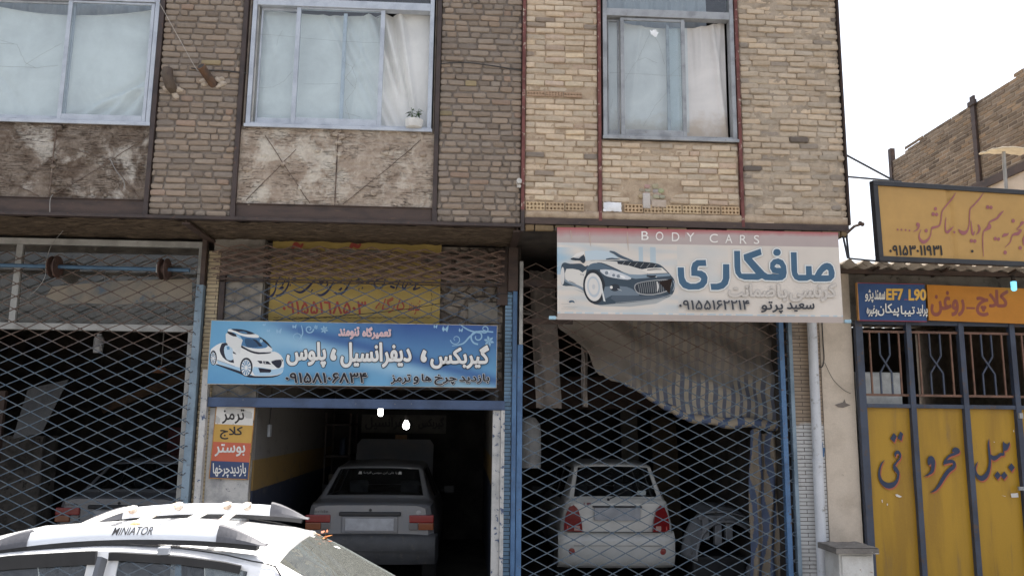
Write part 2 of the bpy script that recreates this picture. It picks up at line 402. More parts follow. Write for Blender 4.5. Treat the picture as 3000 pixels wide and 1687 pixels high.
for xx in (-2.89, .50): m = MB(); m.box(xx-.04, xx+.04, YU+.02, YL+.08, 4.05, 4.068); m.box(xx-.008, xx+.008, YU+.02, YL+.08, 4.0675, 4.09); m.build('soffit_beam', mBeam, A)

# windows -----------------------------------------------------------
def bars(mb, x0, x1, z0, z1, y0, y1, wl, wr, wb, wt):
    if wl: mb.box(x0, x0+wl, y0, y1, z0, z1)
    if wr: mb.box(x1-wr, x1, y0, y1, z0, z1)
    a, b = x0+(wl+.0006 if wl else 0), x1-(wr+.0006 if wr else 0)
    if wb: mb.box(a, b, y0+.001, y1-.001, z0, z0+wb)
    if wt: mb.box(a, b, y0+.001, y1-.001, z1-wt, z1)
def pane(parent, x0, x1, z0, z1, y, mat=None, name='glass_pane'):
    m = MB(); m.add([(x0, y, z0), (x1, y, z0), (x1, y, z1), (x0, y, z1)], [(0, 1, 2, 3)]); return m.build(name, mat or mGlass, parent)
def sash(parent, mat, x0, x1, z0, z1, y, wl=.04, wr=.04, wb=.068, wt=.03, glass=True, d=.03):
    m = MB(); bars(m, x0, x1, z0, z1, y, y+d, wl, wr, wb, wt); s = m.build('sash', mat, parent, bevel=.003)
    if glass: pane(parent, x0+wl*.8, x1-wr*.8, z0+wb*.9, z1-wt*.8, y+.012)
    return s
def window(parent, mat, x0, x1, z0, z1, zt, y):
    m = MB(); bars(m, x0, x1, z0, z1, y, y+.11, .045, .045, .035, .04)
    m.box(x0+.0456, x1-.0456, y+.002, y+.1, zt-.045, zt+.04)
    m.box(x0-.01, x1+.012, y-.022, y-.0005, z0-.014, z0+.02); m.box(x0+.05, x1-.05, y+.004, y+.012, z0+.0355, z0+.046)
    return m.build('window', mat, parent, bevel=.003)
yw = YU+.015
WA = window(A, mAlu, -6.38, -3.335, 5.09, 7.18, 6.50, yw)
sash(WA, mAlu, -4.285, -3.39, 5.13, 6.45, yw+.015, .042, .035, .062, .022)
sash(WA, mAlu, -5.25, -4.23, 5.13, 6.45, yw+.06, .03, .02, .05, .022)
sash(WA, mAlu, -6.33, -5.22, 5.13, 6.45, yw+.015, .04, .04, .062, .022)
pane(WA, -6.33, -3.39, 6.545, 7.13, yw+.05)
WB = window(A, mAlu, -2.36, -.425, 5.115, 7.18, 6.52, yw)
sash(WB, mAlu, -2.28, -1.86, 5.155, 6.475, yw+.06, .018, .02, .075, .03)
sash(WB, mAlu, -1.90, -.955, 5.155, 6.475, yw+.02, .046, .046, .075, .018)
m = MB(); m.box(at(1003, 190, YU).x-.022, at(1003, 190, YU).x+.018, yw+.06, yw+.085, 5.235, 6.44); m.build('sash', mAlu, WB, bevel=.003)
m = MB(); m.box(-2.312, -2.295, yw+.03, yw+.05, 5.16, 6.47); m.build('sash', mAluShop, WB)
pane(WB, -2.31, -.48, 6.565, 7.13, yw+.05)
for (xa, xb) in ((-3.33, -3.30), (-2.40, -2.372), (-.413, -.393)):
    mortar(xa, xb, 5.07, 7.2, YU+.02, .01, A, mMortarA, .012, 'jamb_plaster')
# lower storey of the grey house -----------------------------------
wall('partition_wall', A, [(-2.86, -2.301, YL+.0, 15, .1, 4.1)], mConcrete)
m = MB(); m.box(-2.775, -2.315, YL-.03, YL-.001, .12, 2.215); m.build('whitewashed_pier', mWhitewash, A, bevel=.006)
# painted left wall of the middle shop: grey above, yellow band, navy below
def _bandwall():
    t = NT('banded_wall_paint'); z = t.sep()[2]; n = t.noise(3, 6)
    zz = t.math('ADD', z, t.math('MULTIPLY', t.math('SUBTRACT', n, .5), .02))
    c = t.mix(t.ramp(zz, 1.33, 1.335), lin(26, 34, 56), lin(122, 92, 38))
    c = t.mix(t.ramp(zz, 1.655, 1.66), c, lin(104, 99, 93))
    c = t.mix(t.ramp(t.noise(5, 8, None, .7), .55, .75), c, lin(70, 66, 62))
    t.bump(t.noise(20, 6), .3, .006); return t.fin(c, .8)
mBand = _bandwall()
wall('painted_wall', A, [(-2.3005, -2.28, YL+.02, 14.9, .1, 4.05), (.33, .36, YL+.15, 14.9, .1, 4.05)], mBand)
wall('painted_wall', A, [(-2.279, .329, 14.6, 14.7, .1, 4.05)], worn('sooty_wall', lin(62, 58, 56), lin(36, 34, 32), None, 2, 6, rough=.9))
wall('partition_wall', A, [(.361, .42, YL+.15, 15, .1, 4.1), (.42, .60, YL+.02, 15, .1, 4.1)], mRoom)
def _rubble():
    t = NT('rubble_masonry')
    v = t.n('ShaderNodeTexVoronoi'); v.feature = 'DISTANCE_TO_EDGE'; v.inputs['Scale'].default_value = 5.2
    mp = t.map((1, 1, 1.9)); t.l(mp, v.inputs['Vector'])
    n = t.noise(8, 7)
    c = t.mix(t.ramp(n, .38, .62), lin(112, 100, 90), lin(160, 146, 130))
    c = t.mix(t.ramp(v.outputs[0], .0, .05), lin(98, 86, 76), c); c = t.mix(t.ramp(t.noise(3, 6), .5, .66), c, lin(96, 82, 70))
    t.bump(t.math('ADD', t.ramp(v.outputs[0], 0, .12), n), .9, .03); return t.fin(c, .95, 0, .1)
mRubble = _rubble()
wall('lintel_wall', A, [(-2.70, .40, YL+.14, YL+.3, 2.56, 4.09)], mRubble)
m = MB(); m.box(-2.72, .41, YL+.10, YL+.139, 2.50, 2.555); m.box(-2.72, .41, YL+.10, YL+.125, 2.44, 2.4995)
for k in range(4): m.box(-2.3+k*.78, -2.27+k*.78, YL+.05, YL+.0995, 2.46, 2.52)
m.build('lintel_beam', mBeam, A, bevel=.002)
m = MB()
for xa, xb, za, zb, d in ((-2.45, -1.7, 3.92, 4.02, .06), (-1.65, -.9, 3.96, 4.03, .05), (-.15, .3, 3.82, 3.95, .07), (.0, .35, 3.2, 3.45, .03), (-.55, -.2, 3.88, 4.0, .06), (-2.74, -2.5, 3.94, 4.0, .1)):
    m = MB(); m.box(xa, xb, YL+.139-d, YL+.139, za, zb); m.build('lintel_stone', mConcrete, A, bevel=.015)
def tilemat(name, c1, c2, joint, white=None):
    t = NT(name); b = t.n('ShaderNodeTexBrick'); b.offset = .5
    mp = t.n('ShaderNodeMapping'); mp.inputs['Rotation'].default_value = (R(90), 0, 0); t.l(t.tc, mp.inputs[0]); t.l(mp.outputs[0], b.inputs['Vector'])
    b.inputs['Scale'].default_value = 1; b.inputs['Brick Width'].default_value = .2; b.inputs['Row Height'].default_value = .042; b.inputs['Mortar Size'].default_value = .0035
    b.inputs['Color1'].default_value = (*c1, 1); b.inputs['Color2'].default_value = (*c2, 1); b.inputs['Mortar'].default_value = (*joint, 1)
    c = b.outputs[0]
    if white: 
        z = t.sep()[2]; n = t.noise(4, 6)
        k = t.ramp(t.math('ADD', z, t.math('MULTIPLY', n, .25)), white-.04, white)
        c = t.mix(t.math('SUBTRACT', 1, k), c, t.mix(b.outputs[1], lin(196, 194, 190), joint))
    c = t.mix(t.ramp(t.noise(6, 8, None, .7), .55, .8), c, lin(84, 76, 68))
    inv = t.math('SUBTRACT', 1, b.outputs[1]); t.bump(inv, .6, .006); return t.fin(c, .6)
mTileY = tilemat('yellow_glazed_brick', lin(186, 164, 124), lin(172, 148, 110), lin(70, 58, 48))
mTileB = tilemat('blue_painted_tile', lin(120, 160, 190), lin(104, 144, 176), lin(60, 62, 66))
mTileP = tilemat('pier_tile', lin(166, 142, 116), lin(150, 128, 104), lin(74, 64, 56), 2.25)
m = MB(); m.box(-2.905, -2.775, YL-.03, YL-.0005, .12, 3.95); m.build('tile_strip', mTileY, A)
m = MB(); m.box(.425, .505, YL-.0, YL+.0195, .12, 3.95); m.build('tile_strip', mTileB, A)
m = MB(); m.box(-2.995, -2.915, YL-.11, YL-.02, .12, 3.55); m.build('door_post', mBluePale, A, bevel=.004)
m = MB(); m.box(-2.965, -2.915, YL-.10, YL-.02, 3.5505, 4.09); m.build('door_post', mBeam, A, bevel=.004)
m = MB(); m.box(-2.855, -2.79, YL-.12, YL-.031, .12, 2.62); m.build('door_post', mWhiteChip, A, bevel=.004)
m = MB(); m.box(-2.76, -2.70, YL-.06, YL+.02, 2.7, 3.70); m.build('door_post', mSteel, A, bevel=.004)
m = MB(); m.box(-2.79, .43, YL-.09, YL-.034, 2.222, 2.325); m.box(-2.79, .43, YL-.10, YL-.0905, 2.222, 2.232)
m.build('door_header', mBlueDk, A, bevel=.004)
m = MB(); m.box(.30, .385, YL-.07, YL+.06, .12, 2.221); m.box(.342, .347, YL-.074, YL-.0705, .9, 2.0); m.build('door_post', mWhiteChip, A, bevel=.004)
m = MB(); m.box(.387, .43, YL-.10, YL+.02, .12, 2.221); m.build('door_post', mWhiteChip, A, bevel=.004)
m = MB(); m.box(.508, .556, YL-.09, YL+.019, .12, 3.55); m.build('door_post', mBlue, A, bevel=.004)
m = MB(); m.box(.45, .56, YL-.10, YL+.019, 3.5505, 4.05); m.build('door_post', mBeam, A, bevel=.004)
m = MB(); m.box(.33, .449, YL-.02, YL+.12, 3.4, 4.05); m.build('door_post', mBeam, A, bevel=.004)
# shopfront of the left shop
m = MB(); zt, zb = 4.055, 3.035
m.box(-6.5, -2.965, YL+.0, YL+.07, 3.985, zt); m.box(-6.5, -2.965, YL+.0, YL+.07, zb, zb+.075)
for xa, xb in ((-6.5, -6.44), (-5.02, -4.95), (-3.03, -2.966)): m.box(xa, xb, YL+.002, YL+.068, zb+.0755, 3.9845)
m.box(-3.08, -3.0, YL+.0, YL+.07, .12, zb-.0005)
SF = m.build('shopfront_frame', mAluShop, A, bevel=.004)
mGlassOld = glassmat('dusty_shop_glass', (.42, .43, .43), .22, (.34, .31, .27), .9, 2.2)
pane(SF, -4.945, -3.031, zb+.07, 3.98, YL+.03, mGlassOld); pane(SF, -6.44, -5.02, zb+.07, 3.98, YL+.03, mGlassOld)
m = MB()
ps = [(180, 890), (130, 868), (150, 838), (330, 822), (560, 815), (560, 880), (430, 884), (330, 892), (250, 886)]
qs = [at(a, b, YL) for a, b in ps]; m.add([(q.x, YL+.029, q.z) for q in qs], [tuple(range(len(qs)))])
m.build('peeling_film', worn('old_window_film', lin(150, 136, 116), lin(120, 116, 108), lin(86, 104, 120), 3, 6, rough=.7), SF)

# ------------------------------------------------------------------ the sandy brick house
B = thing('brick_house', 'sandy yellow brick house with one narrow window above the car body shop', 'house', (2.3, YU, 0))
wall('inner_wall', B, [(.535, 4.03, 11.5, 11.7, 4.3, 7.6), (.535, 4.03, 8.34, 16.2, 7.601, 7.801), (.605, 3.85, 15.0, 15.2, .1, 4.05), (.535, 4.03, 8.36, 16.0, 4.10, 4.3),
     (.56, 1.40, 8.42, 8.5, 4.3, 7.6), (2.87, 4.03, 8.42, 8.5, 4.3, 7.6), (1.4005, 2.8695, 8.42, 8.5, 4.3, 5.09), (3.85, 4.03, 8.5, 16, 4.3, 7.6), (3.8495, 4.03, 9.3, 16, .1, 4.0995), (.535, .56, 8.5, 16, 4.3, 7.6), (.56, 4.03, 8.33, 8.4195, 7.22, 7.6)], mRoom)
wall('side_wall', B, [(3.64, 3.849, YL+.02, 15, .1, 4.09)], mRoom)
yb = YU-.01
hx, hz = at(1907, 562, YU).x, at(1907, 572, YU).z
m = MB(); bricks(m, .575, 1.345, 4.39, 7.25, yb, rng, palB, .0668, .0552, (.004, .013), .018, 0, [(.5, 1.35, at(1650, 275, YU).z-.02, at(1650, 275, YU).z+.02)], .002)
m.build('brick_wall', mBrick, B, True, ang=60); m = MB()
bricks(m, 1.39, 2.862, 4.39, 5.085, yb, rng, palB, .0668, .0552, (.004, .013), .018, 0, [(hx-.13, hx+.15, hz-.09, hz+.13)], .002)
m.build('brick_wall', mBrick, B, True, ang=60)
m = MB(); bricks(m, 2.918, 4.03, 4.17, 7.25, yb, rng, palC, .0668, .0558, (.006, .022), .024, 0, (), .008)
m.build('brick_wall', mBrick, B, True, ang=60)
mortar(.56, 1.36, 4.2, 7.25, yb+.021, .020, B, mMortarB); mortar(1.38, 2.88, 4.2, 5.09, yb+.021, .020, B, mMortarB)
mortar(2.90, 4.035, 4.14, 7.25, yb+.022, .024, B, mMortarC)
# bricks on edge with their holes to the street
def holed(mb, xa, xb, za, zb, y, col, nx=5, nz=2):
    w, h = (xb-xa)/nx, (zb-za)/nz; r = min(w, h)*.33
    for i in range(nx):
        for k in range(nz):
            cx, cz = xa+w*(i+.5), za+h*(k+.5); vs = []
            for q in range(8):
                a = R(45*q); c, s = math.cos(a), math.sin(a); mx = max(abs(c), abs(s)); vs.append((cx+c/mx*w/2, y, cz+s/mx*h/2))
            for d in (0, .05):
                for q in range(8): vs.append((cx+r*math.cos(R(45*q)), y+d, cz+r*math.sin(R(45*q))))
            fs = [(q, (q+1) % 8, 8+(q+1) % 8, 8+q) for q in range(8)] + [(8+q, 8+(q+1) % 8, 16+(q+1) % 8, 16+q) for q in range(8)] + [tuple(range(16, 24))]
            mb.add(vs, fs, col)
    mb.box(xa, xb, y+.0003, y+.012, za-.004, za-.0003, col); mb.box(xa, xb, y+.0003, y+.012, zb+.0003, zb+.004, col)
m = MB(); x = .585
z0 = 4.285; split_ = False
while x < 2.83:
    if x > 1.45 and not split_: m.build('perforated_brick_course', mBrick, B); m = MB(); split_ = True
    if not (1.30 < x+.1 < 1.60):
        xe = min(x+.195, 2.86)
        if x < 1.36 < xe: xe = 1.345
        if xe-x > .08: holed(m, x, xe, z0+rng.uniform(-.004, .004), z0+.082, yb-.004+rng.uniform(0, .006), random.Random(x).choice((lin(196, 162, 122), lin(186, 156, 120), lin(200, 170, 128))), 5 if xe-x > .15 else 2)
    x += .207 if x < 1.2 or x > 1.4 else .105
m.build('perforated_brick_course', mBrick, B); m = MB()
zq = at(1650, 277, YU).z
for k in range(3): holed(m, .585+k*.2, .775+k*.2, zq-.026, zq+.022, yb+.004, lin(176, 142, 112), 6, 1 + (k == 1))
m.build('perforated_brick_course', mBrick, B)
m = MB()
m.grid(18, 10, lambda u, v: (1.40+.19*u+.012*noise.noise((u*4, v*4, 2)), yb-.006-.012*math.sin(u*3.14)*math.sin(v*3.14), 4.285+.10*v+.012*noise.noise((u*5, v*3, 7))))
m.build('white_plaster_dab', worn('white_gypsum', lin(232, 232, 232), lin(214, 214, 216)), B, True, ang=180)
# stone-filled old pipe hole
m = MB(); rg = random.Random(5)
for k in range(16):
    a = k/16*6.283; rr = .115 if k % 2 else .06
    x, z = hx+.01+rr*math.cos(a), hz+.02+rr*.75*math.sin(a); s = rg.uniform(.025, .045)
    one_brick(m, x-s, x+s*rg.uniform(.7, 1.3), z-s*.7, z+s*.6, yb+rg.uniform(-.004, .012), (.008, .02), .006, [c*rg.uniform(.8, 1.1) for c in lin(176, 158, 136)], rg)
one_brick(m, hx-.09, hx-.01, hz-.15, hz+.02, yb-.012, (.004, .01), .002, lin(196, 186, 176), rg)
one_brick(m, hx, hx+.16, hz-.13, hz-.05, yb-.006, (.004, .01), .002, lin(186, 166, 146), rg)
m.build('stone_patch', mBrick, B, True, ang=60)
for xc, z0 in ((.551, 4.28), (1.367, 4.18), (2.888, 4.15)):
    m = MB(); n = 18; 
    m.box(xc-.017, xc+.017, YU-.022, YU+.06, z0, 7.3); m.build('red_steel_post', mRed, B, bevel=.003)
m = MB(); m.box(.532, .57, YU-.024, YU+.05, 4.05, 4.279); m.build('steel_post', mSteel, B, bevel=.002)
m = MB(); m.box(4.0355, 4.0505, YU-.03, YU+.05, 4.2, 7.3)
m.build('steel_post', mSteel, B, bevel=.002)
m = MB(); m.box(.575, 4.03, YU-.02, YU+.06, 4.1305, 4.20); 
bo = m.build('steel_beam', mBeam, B, bevel=.004)
m = MB(); bricks(m, .58, 4.02, 4.066, 4.13, YU-.02, rng, [(1, lin(128, 104, 72)), (0, lin(120, 90, 70))], .066, .06, (.004, .012), .012, 0)
m.build('bottom_brick_course', mBrick, B, True, ang=60)
mortar(.57, 4.04, 4.19, 4.29, YU-.016, .016, B, mMortarB, .02, 'mortar_lip')
m = MB(); m.tube([(3.98, YU-.06, 4.10), (4.05, YU-.10, 4.17), (4.12, YU-.12, 4.19)], .016, 6); m.tube([(4.09, YU-.13, 4.2), (4.14, YU-.11, 4.185)], .022, 6)
m.build('bent_steel_stub', mBeam, B)
WC = window(B, mAluOld, 1.408, 2.862, 5.095, 7.18, 6.54, yw-.02)
yc = yw-.02
sash(WC, mAluOld, 1.47, 1.60, 5.13, 6.475, yc+.06, .012, .02, .075, .02)
xl, xr = at(1826, 230, YU).x, at(2004, 230, YU).x
sash(WC, mAluOld, xl-.024, xr+.024, 5.13, 6.485, yc+.02, .042, .042, .075, .03)
m = MB(); xm = at(1962, 230, YU).x; m.box(xm-.017, xm+.017, yc+.06, yc+.085, 5.21, 6.43); m.build('sash', mAluOld, WC, bevel=.003)
pane(WC, xm+.01, xr+.07, 5.21, 6.43, yc+.09)
pane(WC, 1.46, 2.81, 6.585, 7.13, yc+.05)
# tiled end pier
m = MB(); m.box(3.70, 4.035, YL-.04, YL+.1, .12, 4.06); m.build('tiled_pier', mTileP, B, bevel=.004)
for xa, xb, mt in ((3.655, 3.698, mBluePale), (3.545, 3.60, mBlue)):
    m = MB(); m.box(xa, xb, YL-.09, YL-.01, .12, 3.75); m.build('door_post', mt, B, bevel=.004)
m = MB(); m.box(.60, 3.7, YL+.0, YL+.08, 3.62, 3.70); m.box(.60, 1.2, YL+.03, YL+.05, 3.2, 3.26); m.box(1.12, 1.2, YL+.03, YL+.06, 3.26, 3.7); m.build('shutter_rail', mBeam, B, bevel=.003)
m = MB(); m.box(.563, .625, YL-.07, YL+.018, .12, 2.95); m.build('door_post', mBlue, B, bevel=.004)
m = MB(); m.box(.58, .622, YL-.07, YL+.018, 2.9505, 3.9); m.build('door_post', mAluShop, B, bevel=.004)

# ------------------------------------------------------------------ curtains
def clothmat(name, c1, c2, sheer=0.0, stain=None):
    t = NT(name); n = t.noise(2.2, 6, None, .6, .5)
    c = t.mix(t.ramp(n, .4, .65), c1, c2)
    if stain: 
        z = t.sep()[2]; k = t.ramp(t.math('ADD', z, t.math('MULTIPLY', t.noise(4, 5), .55)), .62, .45)
        c = t.mix(t.math('MULTIPLY', k, .6), c, stain)
    t.bump(t.noise(260, 2), .1, .001)
    t.b.inputs['Subsurface Weight'].default_value = 0
    return t.fin(c, .95, 0, .05)
mCloth = clothmat('white_cotton', lin(226, 226, 222), lin(210, 210, 207))
mClothC = clothmat('stained_white_cotton', lin(224, 219, 214), lin(208, 204, 200), 0, lin(176, 150, 118))
mNet = clothmat('grey_net', lin(168, 172, 176), lin(150, 154, 158))
def curtain(label, top, x0, x1, z0, y, mat, folds, group=None, pleat=0, nu=90, nv=50, sag=0):
    c = thing('curtain', label, 'curtain', ((x0+x1)/2, y, z0), 0, group)
    tp = [at(a, b, y) for a, b in top]
    def ztop(x):
        for a, b in zip(tp, tp[1:]):
            if x <= b.x or b is tp[-1]:
                t = (x-a.x)/(b.x-a.x); t = max(-.5, min(1.5, t)); return a.z+(b.z-a.z)*t
    m = MB()
    def fn(u, v):
        x = x0+(x1-x0)*u; zt = ztop(x); z = z0+(zt-z0)*v; d = 0
        for (fx, fz, dx, dz, amp, wd) in folds:            # soft diagonal folds: through (fx,fz) along (dx,dz)
            L = math.hypot(dx, dz); s = ((x-fx)*dz-(z-fz)*dx)/L; t = ((x-fx)*dx+(z-fz)*dz)/L
            d += amp*math.exp(-(s/wd)**2)*(1/(1+math.exp(-t*8)))
        d = d*1.9 + .004*noise.noise((x*5, z*5, y)) + .008*noise.noise((x*1.5, z*1.2, y+3))
        if pleat: d += pleat*math.sin(x*34+.8*math.sin(x*9)) + pleat*.5*math.sin(x*71+1)
        return (x, y-d, z)
    m.grid(nu, nv, fn)
    p = m.build('cloth', mat, c, True, ang=180)
    m = MB(); m.tube([tuple(Vector(fn(i/30, 1))+Vector((0, -.004, -.004))) for i in range(31)], .006, 5); m.build('hem', mat, c)
    return c
def sagtop(pts, n=10):                                   # smooth curve through three pixels
    (x0, y0), (x1, y1), (x2, y2) = pts; out = []
    for i in range(n+1):
        x = x0+(x2-x0)*i/n
        out.append((x, y0*(x-x1)*(x-x2)/((x0-x1)*(x0-x2)) + y1*(x-x0)*(x-x2)/((x1-x0)*(x1-x2)) + y2*(x-x0)*(x-x1)/((x2-x0)*(x2-x1))))
    return out
fA = [(-3.5-.11*k, 5.45-.08*k, .75, 1, .018, .03) for k in range(7)]
fA = [(-3.62-.13*k, 5.15+.03*(k % 2), .5+.12*k, 1-.08*k, .02*(-1)**k, .035) for k in range(7)] + [(-5.1+.12*k, 5.6-.1*k, -.7, 1, .016*(-1)**k, .035) for k in range(4)]
curtain('white sheet curtain with pleated grey net above it, left window', sagtop([(0, 22), (195, 46), (455, 29)]), -6.34, -3.37, 5.10, 8.45, mCloth, fA)
curtain('pleated grey net curtain behind the top of the left white sheet', [(0, -160), (460, -160)], -6.34, -3.37, 6.0, 8.52, mNet, [], pleat=.016, nu=260, nv=6)
fB = [(-.62-.05*k, 5.35+.06*k, -.16-.05*k, 1, .03*(-1)**k, .03) for k in range(5)] + [(-.9+.05*k, 5.0, -.5, 1, .010*(-1)**k, .03) for k in range(6)] + [(-2.1, 5.9, -.3, 1, .008, .02), (-1.3, 5.2, .1, 1, .01, .02)]
curtain('plain white sheet curtain in the middle window behind the potted plant', sagtop([(762, 28), (1010, 48), (1262, 37)]), -2.32, -.455, 5.10, 8.455, mCloth, fB)
fC = [(1.62, 5.5, .02, 1, .012, .02)] + [(2.35+.09*k, 5.9, .03*(k-2), 1, .010*(-1)**k, .022) for k in range(5)] + [(1.75, 5.6, .12, 1, .01, .03), (2.78, 5.2, -.1, 1, .02, .03)]
curtain('stained white sheet curtain in the narrow window of the sandy house', sagtop([(1782, 57), (1945, 86), (2130, 66)]), 1.45, 2.80, 5.08, 8.43, mClothC, fC)
curtain('spotted grey net curtain behind the top light of the narrow window', [(1775, -160), (2140, -160)], 1.45, 2.62, 6.36, 8.50, mNet, [], pleat=.012, nu=150, nv=6)

# ------------------------------------------------------------------ the low shop on the right
C_ = thing('repair_shop', 'low repair shop with corrugated canopy and cream plaster pillar right of the sandy house', 'shop', (6, YL, 0))
m = MB(); xl = at(2418, 1300, YL-.04).x
def fn(u, v):
    z = .12+3.75*v; x = 4.037+.375*u; return (x, YL-.05-.006*noise.noise((x*9, z*7, 1)), z)
m.grid(12, 90, fn); m.box(4.037, 4.412, YL-.04, YL+.2, .12, 3.87); m.build('plaster_pillar', mPlaster, C_, True, ang=60)
wall('inner_wall', C_, [(4.412, 4.5, YL+.2, 14, .1, 3.8), (4.5, 7.9, 14, 14.2, .1, 3.8)], mRoom)
m = MB(); m.box(4.413, 8.0, YL+.06, YL+.25, 3.30, 3.86); m.build('concrete_lintel', mConcrete, C_, bevel=.01)
m = MB(); x0, x1, yA, yB = 4.045, 8.3, 8.72, 14.3
def fn(u, v):
    x = x0+(x1-x0)*u; y = yA+(yB-yA)*v; return (x, y+.006*math.sin(x*40), 3.90+.03*math.sin(x*2*math.pi/.19)-.015*v*3+.006*noise.noise((x*2, y*2, 0)))
m.grid(220, 10, fn); m.build('corrugated_roof', worn('corrugated_cement', lin(176, 164, 148), lin(150, 138, 124), lin(110, 98, 86), 3, 10, bump=.3, rough=.9), C_, True, ang=180, solid=.008)
m = MB()
for y in (9.0, 9.5): m.bar((4.05, y, 3.84), (8.2, y, 3.84), .05, .05)
for x in (4.6, 5.4, 6.2, 7.0): m.bar((x, 8.8, 3.855), (x+.1, 9.4, 3.85), .02, .03)
m.build('roof_purlin', mBeam, C_)
# ------------------------------------------------------------------ tall brick house beyond the low shop
D = thing('brick_house', 'tall brown brick house whose bare side wall steps up behind the yellow signboard', 'house', (8, 12, 0))
X8 = 8.0
pf, pn = atX(2612, 450, X8), atX(3000, 200, X8)
m = MB(); rg = random.Random(3); mm = MB()
ztop = pf.z; 
# build the side wall in its own plane: u runs from the street to the back
def side_bricks(ya, yb_, z0, z1f):
    z = z0
    row = 0
    while z < 7.45:
        y = ya + (.1 if row % 2 else 0)
        while y < yb_-.05:
            L = .2; 
            if z < z1f(y+.1):
                s = rg.uniform(.75, 1.15); k = rg.random(); pc = palD[0][1] if k < .6 else palD[1][1] if k < .85 else palD[2][1]
                j = rg.uniform(0, .01); e = .006; xx = X8-.012+j
                ya2, yb2 = y, min(y+L, yb_)
                vs = [(xx+.012, ya2, z), (xx+.012, yb2, z), (xx+.012, yb2, z+.056), (xx+.012, ya2, z+.056), (xx, ya2+e, z+e), (xx, yb2-e, z+e), (xx, yb2-e, z+.056-e), (xx, ya2+e, z+.056-e)]
                mm.add(vs, [(7, 6, 5, 4), (0, 4, 5, 1), (1, 5, 6, 2), (2, 6, 7, 3), (3, 7, 4, 0)], [c*s for c in pc])
            y += L+.012
        z += .07; row += 1
steps = [(15.3, 7.02), (14.1, 7.06), (13.6, 7.15), (12.6, 7.14), (11.0, 7.2), (8.4, 7.25)]
def topz(y):
    for a, b in zip(steps, steps[1:]):
        if y > b[0]: return b[1]
    return steps[-1][1]
side_bricks(8.5, pf.y, 3.7, topz)
mm.build('brick_wall', mBrick, D)
m = MB(); m.box(X8, X8+.25, 8.45, pf.y, .1, 6.98)
prev = pf.y
for (ya, zt2) in [(14.1, 7.02), (13.6, 7.06), (12.6, 7.12), (11.0, 7.14), (8.45, 7.2)]: m.box(X8, X8+.25, ya, prev-.0005, 6.9805, zt2+.04); prev = ya
m.box(X8, 14, 8.45, 8.7, .1, 7.1); m.box(X8+.25, 14, 8.7, 8.71, 6.8, 7.0); m.build('masonry_core', mMortarC, D)
m = MB(); m.box(X8-.03, X8+.06, pf.y-.02, pf.y+.08, 3.5, pf.z+.10)
q = atX(2855, 300, X8); m.box(X8-.05, X8-.013, q.y-.05, q.y+.05, 4.5, q.z+.10); m.box(X8-.07, X8-.02, q.y-.09, q.y+.09, q.z-.06, q.z+.02)
m.build('steel_post', mBeam, D, bevel=.004)
q1, q2 = atX(2868, 548, X8), atX(3000, 500, X8)
m = MB(); m.box(X8-.06, X8-.013, 8.5, q1.y+.4, q1.z-.08, q1.z+.05); m.build('floor_beam', mBeam, D, bevel=.004)
m = MB(); q3 = atX(2880, 520, X8)
m.grid(40, 10, lambda u, v: (X8-.03-.006*noise.noise((u*9, v*7, 2)), 8.5+(q1.y+.3-8.5)*u, q1.z-.9+.82*v)); m.build('wall_plaster', mPlaster, D, True, ang=180)
# ------------------------------------------------------------------ lettering tools
AR = {'ا': 'FE8D FE8E', 'آ': 'FE81 FE82', 'ب': 'FE8F FE90 FE91 FE92', 'پ': 'FB56 FB57 FB58 FB59', 'ت': 'FE95 FE96 FE97 FE98', 'ج': 'FE9D FE9E FE9F FEA0',
      'چ': 'FB7A FB7B FB7C FB7D', 'ح': 'FEA1 FEA2 FEA3 FEA4', 'خ': 'FEA5 FEA6 FEA7 FEA8', 'د': 'FEA9 FEAA', 'ر': 'FEAD FEAE', 'ز': 'FEAF FEB0', 'ژ': 'FB8A FB8B',
      'س': 'FEB1 FEB2 FEB3 FEB4', 'ش': 'FEB5 FEB6 FEB7 FEB8', 'ص': 'FEB9 FEBA FEBB FEBC', 'ض': 'FEBD FEBE FEBF FEC0', 'ع': 'FEC9 FECA FECB FECC', 'غ': 'FECD FECE FECF FED0',
      'ف': 'FED1 FED2 FED3 FED4', 'ق': 'FED5 FED6 FED7 FED8', 'ک': 'FB8E FB8F FB90 FB91', 'گ': 'FB92 FB93 FB94 FB95', 'ل': 'FEDD FEDE FEDF FEE0', 'م': 'FEE1 FEE2 FEE3 FEE4',
      'ن': 'FEE5 FEE6 FEE7 FEE8', 'ه': 'FEE9 FEEA FEEB FEEC', 'و': 'FEED FEEE', 'ی': 'FBFC FBFD FBFE FBFF'}
AR = {k: [int(x, 16) for x in v.split()] for k, v in AR.items()}
def shape_text(s):                                       # join the letters and lay them out right to left
    if not any(c in AR for c in s): return s
    o = []; i = 0
    while i < len(s):
        c = s[i]
        if c in AR:
            prev = i > 0 and s[i-1] in AR and len(AR[s[i-1]]) > 2
            if c == 'ل' and s[i+1:i+2] == 'ا': o.append(chr(0xFEFC if prev else 0xFEFB)); i += 2; continue
            nxt = s[i+1:i+2] in AR and s[i+1:i+2] != '' and len(AR[c]) > 2
            o.append(chr(AR[c][(3 if nxt else 1) if prev else (2 if nxt else 0)]))
        else: o.append(c)
        i += 1
    return ''.join(reversed(o))
def area(p): return sum(a[0]*b[1]-b[0]*a[1] for a, b in zip(p, p[1:]+p[:1]))/2
def inside(q, p):
    r = False
    for a, b in zip(p, p[1:]+p[:1]):
        if (a[1] > q[1]) != (b[1] > q[1]) and q[0] < (b[0]-a[0])*(q[1]-a[1])/(b[1]-a[1])+a[0]: r = not r
    return r
